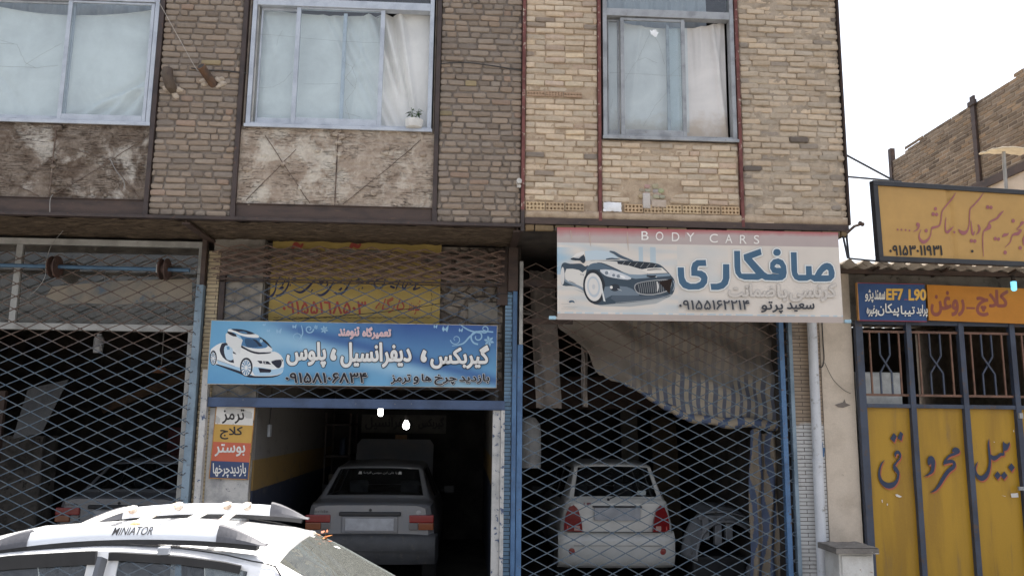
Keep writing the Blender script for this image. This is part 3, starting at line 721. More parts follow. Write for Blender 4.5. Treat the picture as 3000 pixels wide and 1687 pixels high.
def offset(p, d):                                        # move a contour along its outward normals
    n = len(p); out = []; sg = 1 if area(p) > 0 else -1
    for i in range(n):
        a, b, c = p[i-1], p[i], p[(i+1) % n]
        n1 = Vector((b[1]-a[1], a[0]-b[0])); n2 = Vector((c[1]-b[1], b[0]-c[0]))
        if n1.length < 1e-9 or n2.length < 1e-9: out.append(b); continue
        n1.normalize(); n2.normalize(); k = n1+n2; L = k.length
        k = k*(1/max(L*L/2, .5)) if L > 1e-6 else n1
        out.append((b[0]+k.x*d*sg, b[1]+k.y*d*sg))
    return out
_tc = {}
def glyph_shapes(s, res=5):
    if s in _tc: return _tc[s]
    c = bpy.data.curves.new('tmp_text', 'FONT'); c.body = shape_text(s); o = bpy.data.objects.new('tmp_text', c); COL.objects.link(o)
    dg = bpy.context.evaluated_depsgraph_get(); dg.update()
    cu = o.evaluated_get(dg).to_curve(dg, apply_modifiers=False); cons = []
    for sp in cu.splines:
        pts = []; b = sp.bezier_points; n = len(b)
        for i in range(n):
            p, q = b[i], b[(i+1) % n]; P0, P1, P2, P3 = p.co, p.handle_right, q.handle_left, q.co
            st = (P0-P1).length + (P2-P3).length < 1e-6 or abs(((P1-P0).cross(P3-P0)).z)+abs(((P2-P0).cross(P3-P0)).z) < 1e-6
            for k in range(1 if st else res):
                t = k/res; v = P0*(1-t)**3+P1*3*t*(1-t)**2+P2*3*t*t*(1-t)+P3*t**3
                if not pts or (v.x-pts[-1][0])**2+(v.y-pts[-1][1])**2 > 1e-7: pts.append((v.x, v.y))
        if len(pts) > 2: cons.append(pts)
    o.evaluated_get(dg).to_curve_clear(); bpy.data.objects.remove(o); bpy.data.curves.remove(c)
    big = max(cons, key=lambda p: abs(area(p))); sg = 1 if area(big) > 0 else -1
    outs = [p for p in cons if area(p)*sg > 0]; holes = [p for p in cons if area(p)*sg <= 0]
    sh = [(p, [h for h in holes if inside(h[0], p)]) for p in outs]
    _tc[s] = sh; return sh

class Sheet:
    """Flat artwork on a real plane: photo pixels are taken to the plane, layers lie 0.3 mm apart."""
    def __init__(s, o, x, z, region=None, zw=2576):
        s.o = Vector(o); s.x = Vector(x).normalized(); z = Vector(z); s.z = (z - s.x*z.dot(s.x)).normalized(); s.n = s.x.cross(s.z); s.k = 1; s.reg(region, zw); s.mb = MB()
    def reg(s, region, zw=2576): s.r = region; s.sc = (region[2]-region[0])/zw if region else 1; return s
    def uv(s, p):
        px, py = (p[0]*s.sc+s.r[0], p[1]*s.sc+s.r[1]) if s.r else p[:2]
        d = ray(px, py); t = (s.o-CAM).dot(s.n)/d.dot(s.n); v = CAM+d*t-s.o
        return (v.dot(s.x), v.dot(s.z))
    def len(s, p, d): a = s.uv(p); b = s.uv((p[0]+d, p[1])); return abs(b[0]-a[0])
    def mat(s):
        M = Matrix.Identity(4)
        for i in range(3): M[i][0] = s.x[i]; M[i][1] = -s.n[i]; M[i][2] = s.z[i]; M[i][3] = s.o[i]
        return M
    def raw(s, pts, col, holes=(), k=None):
        y = -.0003*(s.k if k is None else k)
        if holes:
            al = [pts]+list(holes); flat_ = [q for c in al for q in c]
            tr = geometry.tessellate_polygon([[Vector((q[0], q[1], 0)) for q in c] for c in al])
            s.mb.add([(q[0], y, q[1]) for q in flat_], [tuple(t) if area([flat_[i] for i in t]) > 0 else tuple(t)[::-1] for t in tr], col)
        else:
            if area(pts) < 0: pts = pts[::-1]
            s.mb.add([(q[0], y, q[1]) for q in pts], [tuple(range(len(pts)))], col)
    def poly(s, pts, col, smooth=0, holes=(), grow=0):
        P = [s.uv(p) for p in pts]
        if smooth: P = catmull(P, smooth, True)
        if grow: P = offset(P, grow)
        s.raw(P, col, [offset([s.uv(p) for p in h], -grow) if grow else [s.uv(p) for p in h] for h in holes]); s.k += .12
    def ell(s, c, rx, ry, col, n=28, rot=0):
        q = R(rot); s.poly([(c[0]+rx*math.cos(a)*math.cos(q)-ry*math.sin(a)*math.sin(q), c[1]+rx*math.cos(a)*math.sin(q)+ry*math.sin(a)*math.cos(q)) for a in (6.2832*i/n for i in range(n))], col)
    def stroke(s, pts, col, grow=0, dx=0, dy=0, sub=5):
        P = [(*s.uv((p[0]+dx, p[1]+dy)), s.len(p, p[2])/2+grow) for p in pts]
        Q = []
        for i in range(len(P)-1):
            a, b, c, d = P[max(i-1, 0)], P[i], P[i+1], P[min(i+2, len(P)-1)]
            for k in range(sub):
                t = k/sub; Q.append(tuple(.5*((2*b[j])+(c[j]-a[j])*t+(2*a[j]-5*b[j]+4*c[j]-d[j])*t*t+(3*b[j]-a[j]-3*c[j]+d[j])*t**3) for j in range(3)))
        Q.append(P[-1]); y = -.0003*s.k
        for i in range(len(Q)-1):
            a, b = Q[i], Q[i+1]; t = Vector((b[0]-a[0], b[1]-a[1]))
            if t.length < 1e-7: continue
            t.normalize(); n = Vector((-t.y, t.x)); y -= .000008
            s.mb.add([(a[0]-n.x*a[2], y, a[1]-n.y*a[2]), (b[0]-n.x*b[2], y, b[1]-n.y*b[2]), (b[0]+n.x*b[2], y, b[1]+n.y*b[2]), (a[0]+n.x*a[2], y, a[1]+n.y*a[2])], [(0, 1, 2, 3)], col)
            y -= .000008; m = 8
            s.mb.add([(b[0]+b[2]*math.cos(6.2832*k/m), y, b[1]+b[2]*math.sin(6.2832*k/m)) for k in range(m)], [tuple(range(m))], col)
        s.k += .12
    def text(s, t, box, col, bold=0, outline=None, shadow=None, raw=False, slant=0):
        """fit the words into a pixel box; bold and outline widths in metres"""
        sh = glyph_shapes(t); xs = [q[0] for o, h in sh for q in o]; ys = [q[1] for o, h in sh for q in o]
        x0, x1, y0, y1 = min(xs), max(xs), min(ys), max(ys)
        a, b, c = s.uv((box[0], box[3])), s.uv((box[2], box[3])), s.uv((box[0], box[1]))   # BL, BR, TL
        def T(q, dx=0, dz=0):
            u, v = (q[0]-x0)/(x1-x0 or 1), (q[1]-y0)/(y1-y0 or 1); u += slant*(v-.5)
            return (a[0]+(b[0]-a[0])*u+(c[0]-a[0])*v+dx, a[1]+(b[1]-a[1])*u+(c[1]-a[1])*v+dz)
        def lay(grow, colr, dx=0, dz=0):
            for o, h in sh:
                P = [T(q, dx, dz) for q in o]; H = [[T(q, dx, dz) for q in hh] for hh in h]
                s.raw(P, colr, H)
                if grow:                                 # thicken along the contour
                    e = 0; y0_ = -.0003*s.k
                    for C in [P]+H:
                        for i in range(len(C)):
                            a_, b_ = C[i], C[(i+1) % len(C)]; tx, tz = b_[0]-a_[0], b_[1]-a_[1]; L_ = math.hypot(tx, tz)
                            if L_ < 1e-7: continue
                            nx, nz = -tz/L_*grow, tx/L_*grow; e += 1; y = y0_-.000012*(1+e % 11)
                            s.mb.add([(a_[0]-nx, y, a_[1]-nz), (b_[0]-nx, y, b_[1]-nz), (b_[0]+nx, y, b_[1]+nz), (a_[0]+nx, y, a_[1]+nz)], [(0, 1, 2, 3)], colr)
                            e += 1; y = y0_-.000012*(1+e % 11)
                            s.mb.add([(b_[0]+grow*math.cos(q_*.785), y, b_[1]+grow*math.sin(q_*.785)) for q_ in range(8)], [tuple(range(8))], colr)
                s.k += .5
            s.k += .5
        if shadow: lay(bold+(outline[1] if outline else 0), shadow[0], shadow[1], -shadow[2])
        if outline: lay(bold+outline[1], outline[0])
        lay(bold, col)
def catmull(P, n, closed):
    o = []; L = len(P)
    for i in range(L if closed else L-1):
        a, b, c, d = (P[(i-1) % L], P[i], P[(i+1) % L], P[(i+2) % L]) if closed else (P[max(i-1, 0)], P[i], P[i+1], P[min(i+2, L-1)])
        for k in range(n):
            t = k/n; o.append(tuple(.5*((2*b[j])+(c[j]-a[j])*t+(2*a[j]-5*b[j]+4*c[j]-d[j])*t*t+(3*b[j]-a[j]-3*c[j]+d[j])*t**3) for j in range(2)))
    return o
mPrint = vcolmat('printed_sign', .5, .06, 4, 0, None, .3)
mBanner = vcolmat('banner_fabric', .75, .08, 3, .05, None, .2)
mPaintArt = vcolmat('sign_paint', .55, .15, 6, .05, None, .4)
def signthing(name, label, TL, TR, BL, Y0, Y1=None, cat='sign', group=None):
    Y1 = Y1 or Y0; tl, tr, bl = at(*TL, Y0), at(*TR, Y1), at(*BL, Y0)
    S = Sheet(bl, tr-tl, tl-bl); W = (tr-tl).length; H = (tl-bl).dot(S.z)
    t = thing(name, label, cat, mat=S.mat(), group=group); return t, S, W, H
def lab(r, g, b, k=1.06): return lin(r, g, b, k)
def gradpanel(W, H, d, fn, nx=120, nz=36):
    m = MB(); m.grid(nx, nz, lambda u, v: (W*u, 0, H*v), lambda u, v: fn(u, v))
    b = fn(.5, .5); m.box(0, W, .0006, d, 0, H, tuple(c*.6 for c in b)); return m

# ------------------------------------------------------------------ the "body cars" banner
t, S, W, H = signthing('shop_banner', 'wide faded fabric banner with a dark car picture and BODY CARS heading', (1635, 666), (2458, 681), (1633, 936), 8.2, cat='banner')
def bcol(u, v):
    w_ = 1-v; n = noise.noise((u*6, v*3, 1)); n2 = noise.noise((u*40, v*1.2, 4))
    if w_ < .16:
        k = max(0, 1-w_/(.055+.045*(u < .45)+.055*max(0, noise.noise((u*5, 0, 8)))+.02*n2)); base = lab(176, 158, 152); red = lab(178, 82, 84)
        return tuple(base[i]*(1-k)+red[i]*k for i in range(3))
    if w_ > .925: return tuple(c*(1+.05*n) for c in lab(176, 160, 150))
    if w_ > .91 or w_ < .175: return lab(176, 190, 196) if n2 > -.1 else lab(206, 198, 188)
    base = Vector(lab(208, 196, 182)); bl = Vector(lab(150, 180, 196))
    k = 0
    if u < .42:
        k = max(0, .55*noise.noise((u*7+w_*2, w_*14-u*3, 3))+.15) + (.9*max(0, 1-u/.07) if .22 < w_ < .52 else 0)
        if .285 < u < .30 and .2 < w_ < .5 or .325 < u < .345 and .2 < w_ < .5: k = .7
    elif u < .6: k = max(0, .35*noise.noise((u*9-w_*5, w_*4+u*6, 5))+.1)
    return tuple(base.lerp(bl, min(1, k))*(1+.06*n))
m = gradpanel(W, H, .004, bcol, 200, 60); m.build('fabric', mBanner, t, local=True)
S.k = 2; Z2 = [1620, 670, 2000, 920]; S.reg(Z2, 2202)
dk, md, lt = lab(62, 76, 88), lab(124, 144, 158), lab(204, 198, 188)
S.poly([(330, 1010), (520, 1070), (640, 1240), (800, 1310), (1300, 1325), (1750, 1270), (2000, 1150), (1500, 1200), (800, 1200)], lab(160, 162, 160))
S.poly([(540, 380), (740, 368), (950, 388), (1130, 490), (900, 525), (640, 530), (556, 548)], lab(178, 194, 202))
S.poly([(310, 500), (390, 425), (490, 385), (535, 385), (520, 440), (430, 470)], lab(214, 208, 200))
S.poly([(140, 640), (190, 575), (290, 595), (440, 590), (490, 600), (560, 640), (620, 560), (700, 540), (1090, 540), (1340, 545), (1700, 580), (1830, 620), (1940, 720), (2010, 800), (2060, 870), (2070, 980), (2030, 1110), (1900, 1170), (1500, 1232), (1050, 1272), (760, 1292), (640, 1240), (560, 1130), (510, 1050), (350, 975), (170, 965), (132, 850)], dk, 3)
S.poly([(560, 600), (640, 548), (830, 545), (1070, 558), (1300, 620), (1500, 685), (1600, 770), (1300, 772), (1100, 690), (900, 600), (760, 572), (640, 640)], lt, 2)
S.poly([(560, 690), (640, 600), (760, 580), (900, 620), (1100, 720), (1260, 800), (1100, 770), (960, 690), (800, 690), (700, 690)], lab(84, 104, 120), 2)
S.poly([(1010, 690), (1300, 772), (1600, 776), (1950, 762), (1985, 800), (1700, 822), (1400, 850), (1250, 800)], md, 2)
S.poly([(1500, 692), (1620, 668), (1850, 662), (1950, 750), (1610, 766)], lab(214, 206, 194))
S.poly([(1090, 560), (1240, 558), (1700, 580), (1780, 640), (1700, 662), (1480, 682), (1300, 630), (1100, 598)], lab(50, 56, 62))
for k in range(6): S.stroke([(1170+k*105, 612+k*12, 7), (1215+k*108, 562+k*8, 7)], lab(150, 150, 148), sub=1)
S.stroke([(1600, 700, 14), (1720, 690, 16), (1840, 692, 10)], lab(60, 66, 72))
S.poly([(228, 682), (440, 702), (500, 745), (570, 695), (535, 850), (520, 1005), (380, 935), (250, 892), (205, 840)], lt, 2)
S.poly([(205, 850), (260, 895), (380, 938), (520, 1005), (515, 1045), (350, 965), (210, 900)], lab(120, 136, 148), 2)
S.stroke([(270, 885, 6), (320, 905, 10), (380, 925, 4)], dk)
for k in range(3): S.stroke([(478+k*22, 760+k*6, 7), (470+k*22, 782+k*6, 7)], lab(50, 56, 62), sub=1)
S.ell((163, 800), 34, 150, lab(200, 196, 190))
S.ell((700, 985), 188, 292, lab(48, 52, 58), rot=-6)
S.ell((690, 990), 147, 240, lab(210, 204, 196), rot=-6)
S.ell((690, 985), 108, 180, lab(176, 184, 190), rot=-6); S.ell((688, 980), 84, 140, lab(206, 200, 192), rot=-6); S.ell((690, 985), 26, 44, lab(184, 184, 184))
S.poly([(812, 900), (838, 1000), (860, 1100), (892, 1238), (858, 1226), (836, 1110)], lab(206, 206, 202))
S.poly([(800, 695), (1000, 700), (1180, 762), (1330, 835), (1270, 866), (1100, 846), (930, 812), (840, 762)], lab(196, 198, 200), 2)
for c, r in (((910, 750), 30), ((1030, 790), 26), ((1110, 806), 30)): S.ell(c, r, r, lab(120, 130, 138))
S.ell((950, 735), 14, 16, lab(228, 226, 222)); S.ell((1180, 815), 50, 16, lab(226, 224, 220), rot=20)
S.poly([(880, 985), (1250, 985), (1400, 1065), (1460, 1135), (1000, 1130), (890, 1190)], lab(106, 120, 132), 2)
S.poly([(1010, 1130), (1500, 1145), (1900, 1130), (1850, 1170), (1500, 1210), (1060, 1235)], lab(80, 92, 104), 2)
S.poly([(1380, 980), (1430, 920), (1650, 878), (1900, 856), (2000, 880), (2012, 960), (1950, 1062), (1700, 1128), (1480, 1114), (1400, 1055)], lab(158, 158, 156), 2)
S.poly([(1396, 985), (1440, 930), (1650, 892), (1890, 872), (1980, 894), (1990, 960), (1930, 1050), (1700, 1108), (1490, 1098), (1412, 1048)], lab(54, 60, 68), 2)
for k in range(13): S.stroke([(1440+k*36, 930-k*5, 7), (1462+k*34, 1010, 8), (1470+k*34, 1092-k*1, 6)], lab(140, 142, 142), sub=3)
S.stroke([(1765, 900, 20), (1780, 980, 34), (1770, 1060, 14)], lab(196, 192, 186))
S.stroke([(1590, 800, 24), (1680, 812, 40), (1740, 800, 24)], lab(50, 56, 64)); S.stroke([(1700, 800, 12), (1760, 822, 14)], lab(190, 190, 188))
S.ell((1050, 1000), 84, 62, lab(52, 58, 66)); S.ell((990, 995), 24, 26, lab(222, 216, 206)); S.stroke([(1095, 1022, 14), (1165, 1050, 8)], lab(180, 182, 182))
S.stroke([(1060, 1256, 5), (1500, 1222, 7), (1800, 1180, 7), (2010, 1118, 10)], lab(176, 180, 182))
S.stroke([(960, 385, 20), (1040, 410, 44), (1150, 475, 50), (1350, 545, 20)], lab(76, 92, 106))
S.stroke([(900, 520, 18), (1000, 508, 26), (1130, 520, 12)], lab(64, 80, 92))
S.poly([(298, 522), (340, 490), (440, 502), (520, 440), (552, 545), (510, 590), (460, 545), (380, 540)], lab(52, 62, 72), 2)
S.stroke([(2040, 880, 8), (2062, 960, 10), (2035, 1050, 8)], lab(180, 190, 196))
S.poly([(1790, 905), (2025, 845), (1978, 1106)], lab(44, 32, 27))
S.poly([(265, 1240), (300, 1215), (350, 1222), (370, 1262), (330, 1245), (290, 1255)], lab(70, 92, 112), 2)
for k in range(9): a = R(195+k*20); S.stroke([(320+66*math.cos(a), 1240+52*math.sin(a), 4), (320+80*math.cos(a), 1240+64*math.sin(a), 3)], lab(130, 140, 150), sub=1)
for x0_, y0_, n_ in ((140, 1278, 8), (180, 1328, 12), (140, 1358, 12)):
    for k in range(n_): S.stroke([(x0_+k*20, y0_, 5), (x0_+12+k*20, y0_-6+4*(k % 3), 5)], lab(150, 146, 142), sub=1)
for xx, yy, L_ in ((620, 60, 250), (300, 30, 160), (1260, 60, 320)): S.stroke([(xx, yy, 10), (xx+8, yy+L_*.5, 14), (xx+20, yy+L_, 4)], lab(186, 160, 142), sub=4)
S.reg([1500, 650, 2500, 1200], 2576)
for ch, xa, xb, dy in (('B', 976, 1030, 0), ('O', 1084, 1142, 4), ('D', 1206, 1262, 9), ('Y', 1316, 1376, 12), ('C', 1490, 1552, 20), ('A', 1608, 1662, 24), ('R', 1718, 1770, 28), ('S', 1824, 1864, 30)):
    S.text(ch, (xa, 72+dy, xb, 138+dy), lab(226, 220, 212), .0)
S.reg([1960, 710, 2480, 950], 2576)
kufi = [([(1762, 145), (1848, 145), (1858, 440), (1875, 472), (1985, 472), (1980, 345), (2065, 345), (2072, 470), (2110, 475), (2150, 400), (2210, 330), (2250, 306), (2290, 298), (2340, 312), (2376, 350), (2402, 440), (2395, 510), (2345, 562), (2280, 571), (2100, 570), (2050, 537), (2000, 560), (1880, 562), (1820, 535), (1785, 480), (1770, 400)], [[(2205, 480), (2240, 430), (2285, 395), (2308, 412), (2312, 480)]]),
        ([(940, 125), (1028, 125), (1035, 420), (1050, 455), (1255, 455), (1085, 255), (1078, 180), (1325, 92), (1342, 180), (1200, 235), (1385, 435), (1430, 462), (1600, 462), (1500, 445), (1462, 380), (1465, 300), (1510, 250), (1580, 233), (1650, 262), (1695, 340), (1705, 440), (1690, 510), (1640, 550), (1560, 557), (1390, 550), (1345, 525), (1290, 548), (1090, 545), (1010, 515), (960, 450), (945, 350)], [[(1525, 352), (1555, 318), (1600, 330), (1622, 370), (1555, 370)]]),
        ([(1563+56*math.cos(k*.3927), 148+52*math.sin(k*.3927)) for k in range(16)], []),
        ([(780, 318), (872, 318), (875, 520), (850, 610), (790, 670), (710, 692), (610, 692), (597, 600), (690, 600), (750, 580), (778, 530)], []),
        ([(122, 365), (213, 365), (222, 510), (250, 570), (310, 600), (390, 598), (450, 570), (465, 530), (440, 505), (400, 492), (320, 488), (318, 370), (340, 300), (400, 258), (530, 255), (540, 345), (430, 345), (412, 370), (410, 410), (470, 412), (530, 450), (558, 510), (550, 590), (500, 655), (430, 685), (280, 688), (200, 660), (145, 590), (125, 480)], [])]
for gr, cc in ((.0155, lab(168, 168, 164)), (.0125, lab(214, 214, 208)), (0, lab(66, 100, 128))):
    for p, h in kufi: S.poly(p, cc, 0, h, gr)
    S.k += .3
for wd, bx in (('ضمانت', (865, 610, 1530, 790)), ('با', (1570, 615, 1705, 850)), ('کرنسی', (1750, 605, 2420, 855))):
    S.text(wd, bx, lab(196, 186, 174), .006, (lab(168, 160, 152), .0028))
S.text('۰۹۱۵۵۱۶۲۲۱۴', (140, 845, 1155, 975), lab(66, 68, 74), .0035, (lab(214, 206, 196), .004), (lab(150, 146, 142), .004, .004))
S.text('سعید', (1705, 880, 2095, 1005), lab(66, 68, 74), .0035); S.text('پرتو', (1330, 865, 1640, 1030), lab(66, 68, 74), .0035)
S.mb.build('printed_picture', mBanner, t, local=True)
m = MB(); m.box(-.02, W+.02, .0045, .03, H-.03, H-.004); m.build('top_batten', mBeam, t, local=True)
m = MB(); m.box(-.06, W+.06, .0045, .025, .006, .03); m.build('bottom_batten', mAluShop, t, local=True)
for xx in (-.085, W+.015):
    m = MB(); m.box(xx, xx+.07, -.004, .03, .002, .036); m.build('blue_tape', worn('pale_blue_tape', lin(150, 190, 208)), t, bevel=.004, local=True)

# ------------------------------------------------------------------ blue gearbox shop sign
t, S, W, H = signthing('shop_sign', 'long blue printed sign with a white open-door car and white Persian lettering', (612, 939), (1448, 954), (607, 1123), 9.0)
def scol(u, v):
    w_ = 1-v; a = Vector(lab(96, 164, 208)); b = Vector(lab(46, 84, 160)); c = Vector(lab(150, 196, 222))
    k = max(0, min(1, (u-.18)/.5))*max(0, 1-w_*1.15); q = a.lerp(b, k)
    d = w_-(.02+1.35*(u-.2)**1.0*.8 if u < .55 else .40+(u-.55)*1.1)
    q = q.lerp(b, .75*math.exp(-(d/.10)**2)*(u > .16)*min(1, (u-.16)*8)); q = q.lerp(c, .8*math.exp(-((d-.22)/.12)**2)*(u > .16)*min(1, (u-.16)*6))
    if u < .3: q = q.lerp(c, .5*math.exp(-((u-.2)/.08)**2)*math.exp(-((w_-.35)/.3)**2)); q = q.lerp(Vector(lab(70, 140, 196)), .7*max(0, w_-.6)*2*(1-u/.3))
    return tuple(q)
m = gradpanel(W, H, .018, scol, 180, 44); m.build('panel', mPrint, t, local=True)
m = MB(); e = .006
m.box(-e, W+e, -.003, .02, H, H+e); m.box(-e, W+e, -.003, .02, -e, 0); m.box(-e, 0, -.003, .02, .0002, H-.0002); m.box(W, W+e, -.003, .02, .0002, H-.0002)
m.build('frame', worn('sign_frame', lin(190, 182, 166), None, lin(140, 110, 90)), t, local=True)
S.k = 2; S.reg([610, 940, 860, 1130], 1907)
wh, dkb, lb = lab(226, 226, 222), lab(42, 44, 60), lab(160, 198, 224)
S.poly([(60, 900), (200, 960), (740, 1130), (820, 1200), (1020, 1218), (1440, 1222), (1625, 1160), (1600, 1205), (1440, 1262), (1050, 1272), (850, 1245), (700, 1175), (200, 990)], dkb, 2)
S.poly([(50, 660), (110, 590), (260, 500), (420, 490), (760, 560), (1000, 660), (1300, 700), (1480, 680), (1620, 760), (1690, 900), (1680, 1080), (1620, 1180), (1420, 1228), (1040, 1228), (960, 1200), (740, 1120), (210, 960), (170, 980), (100, 960), (50, 800)], wh, 2)
S.poly([(200, 880), (600, 1015), (720, 1045), (720, 1120), (210, 945)], lb); S.poly([(1020, 1020), (1450, 1085), (1685, 1030), (1630, 1160), (1420, 1212), (1040, 1212)], lb, 2)
S.stroke([(200, 870, 8), (400, 940, 8), (600, 1015, 6)], lab(60, 80, 110))
S.poly([(310, 500), (420, 490), (440, 540), (560, 680), (640, 760), (580, 940), (380, 860), (290, 750), (255, 650), (280, 560)], dkb, 2)
S.poly([(390, 545), (500, 560), (545, 640), (560, 860), (440, 870), (380, 790), (352, 640)], lab(180, 208, 228), 2); S.poly([(410, 560), (475, 570), (480, 640), (420, 640)], lab(92, 150, 192))
S.poly([(540, 720), (720, 770), (730, 880), (600, 945), (580, 940)], wh)
for c, rx, ry, sx, sy in (((115, 822), 78, 165, 56, 138), ((852, 1030), 142, 212, 108, 182)):
    S.ell(c, rx, ry, lab(36, 40, 52)); S.ell((c[0]-4, c[1]+12), sx, sy, lab(214, 216, 216))
    for k in range(12):
        a = k*.5236+.2; S.stroke([(c[0]-4+sx*.3*math.cos(a), c[1]+12+sy*.3*math.sin(a), sx*.10), (c[0]-4+sx*.86*math.cos(a), c[1]+12+sy*.86*math.sin(a), sx*.26)], lab(78, 136, 178) if c[0] > 500 or k % 2 else lab(70, 80, 96), sub=1)
    S.ell((c[0]-4, c[1]+12), sx*.22, sy*.18, wh)
S.poly([(740, 545), (840, 600), (960, 660), (1150, 700), (1400, 692), (1370, 722), (1120, 742), (950, 700), (830, 640), (738, 592)], dkb, 2)
S.poly([(750, 540), (900, 590), (1200, 612), (1330, 556), (1430, 620), (1400, 692), (1150, 692), (960, 652), (840, 600)], wh, 2)
S.poly([(720, 320), (880, 362), (1110, 368), (1230, 440), (1332, 570), (1200, 612), (1000, 610), (750, 545), (770, 430)], lab(66, 122, 172), 2)
S.poly([(820, 400), (960, 400), (1060, 470), (1150, 570), (960, 590), (850, 560)], lab(46, 84, 124), 2); S.poly([(975, 395), (1080, 420), (1225, 560), (1150, 572), (1060, 470)], lab(34, 48, 70))
S.poly([(1130, 350), (1280, 430), (1380, 540), (1426, 615), (1320, 530), (1200, 425)], lab(36, 36, 46), 2)
S.ell((1185, 445), 34, 40, lab(150, 190, 214))
S.poly([(440, 200), (520, 180), (800, 230), (1050, 290), (1130, 330), (1112, 376), (900, 362), (720, 320), (560, 250), (470, 250)], wh, 2)
S.poly([(510, 185), (650, 177), (860, 210), (1050, 292), (800, 292), (650, 240)], lab(40, 46, 66), 2); S.poly([(680, 240), (800, 230), (880, 270), (800, 288)], lab(70, 120, 160), 2)
S.poly([(390, 300), (430, 258), (560, 340), (640, 350), (740, 395), (772, 430), (740, 540), (715, 740), (480, 570), (402, 480)], lab(218, 218, 214))
S.poly([(440, 232), (520, 248), (620, 300), (642, 350), (560, 342), (480, 304), (422, 262)], lab(40, 38, 50)); S.poly([(620, 290), (690, 330), (745, 395), (700, 395), (640, 350)], lb)
S.poly([(1095, 885), (1200, 890), (1215, 942), (1160, 952)], dkb); S.poly([(1225, 895), (1340, 900), (1412, 972), (1240, 956)], dkb); S.ell((1275, 930), 16, 14, wh)
S.poly([(1408, 902), (1620, 862), (1642, 960), (1600, 1042), (1540, 1046), (1480, 992)], lab(40, 42, 60), 2); S.poly([(1628, 840), (1672, 872), (1660, 912)], dkb)
S.poly([(1120, 1045), (1400, 1082), (1412, 1120), (1380, 1150), (1155, 1150)], lab(38, 36, 52))
S.reg([590, 900, 1500, 1200], 2576); fl = lab(140, 186, 218)
def spiral(cx, cy, r, a0, turns, sgn, w_): S.stroke([(cx+r*(1-.75*k/14)*math.cos(a0+sgn*k/14*turns*6.283), cy+r*(1-.75*k/14)*math.sin(a0+sgn*k/14*turns*6.283), w_*(1-.03*k)) for k in range(15)], fl, sub=3)
spiral(2290, 245, 62, 1.5, 1.3, 1, 14); spiral(2110, 265, 46, 3, 1.1, -1, 8); spiral(895, 180, 36, 0, 1.2, 1, 11); spiral(790, 250, 44, 1, 1.2, -1, 6); spiral(2350, 180, 36, 2.6, 1.2, -1, 10)
S.stroke([(2420, 205, 12), (2300, 200, 12), (2230, 240, 14), (2170, 300, 12), (2080, 320, 5)], fl); S.stroke([(2140, 140, 5), (2220, 190, 12), (2320, 215, 10)], fl); S.stroke([(830, 150, 6), (840, 220, 10), (800, 280, 6)], fl)
for cx, cy, r in ((1020, 185, 34), (2385, 280, 46), (950, 165, 20)):
    for k in range(6): a = k*1.047+.3; S.poly([(cx, cy), (cx+r*.6*math.cos(a-.4), cy+r*.6*math.sin(a-.4)), (cx+r*math.cos(a), cy+r*math.sin(a)), (cx+r*.6*math.cos(a+.4), cy+r*.6*math.sin(a+.4))], fl)
for cx, cy, r in ((640, 200, 26), (555, 195, 16), (770, 160, 20), (2020, 180, 30), (1940, 160, 18), (520, 145, 14), (2150, 190, 20)):
    S.poly([(cx, cy), (cx+r, cy-r*1.1), (cx+r*.9, cy), (cx+r*.6, cy+r*.9), (cx, cy+.2*r), (cx-r*.5, cy+r*.8), (cx-r*.8, cy), (cx-r*.5, cy-r*.9)], fl)
lt_, ol = lab(232, 230, 224, 1), (lab(38, 38, 52), .0085)
S.text('پلوس', (712, 292, 1030, 492), lt_, .0085, ol); S.text('،', (1075, 346, 1115, 436), lt_, .007, ol); S.text('دیفرانسیل', (1160, 296, 1738, 494), lt_, .0085, ol)
S.text('،', (1824, 356, 1864, 450), lt_, .007, ol); S.text('گیربکس', (1905, 318, 2382, 504), lt_, .0085, ol)
S.text('تعمیرگاه', (1340, 168, 1572, 262), lab(226, 176, 178), .0028, (lab(224, 220, 220), .003), (lab(60, 60, 90), .004, .004)); S.text('تنومند', (1142, 168, 1310, 262), lab(226, 176, 178), .0028, (lab(224, 220, 220), .003), (lab(60, 60, 90), .004, .004))
S.text('۰۹۱۵۸۱۰۶۸۳۴', (704, 545, 1375, 625), lab(34, 34, 42), .0045, (lab(216, 216, 212), .004), (lab(70, 80, 100), .007, .007))
for wd, xa, xb, ya, yb_ in (('بازدید', 2140, 2385, 555, 630), ('چرخ', 1935, 2115, 560, 645), ('ها', 1830, 1905, 556, 612), ('و', 1762, 1803, 575, 635), ('ترمز', 1575, 1735, 560, 635)):
    S.text(wd, (xa, ya, xb, yb_), lab(34, 34, 42), .004, (lab(216, 216, 212), .004), (lab(70, 80, 100), .006, .006))
S.mb.build('printed_picture', mPrint, t, local=True)

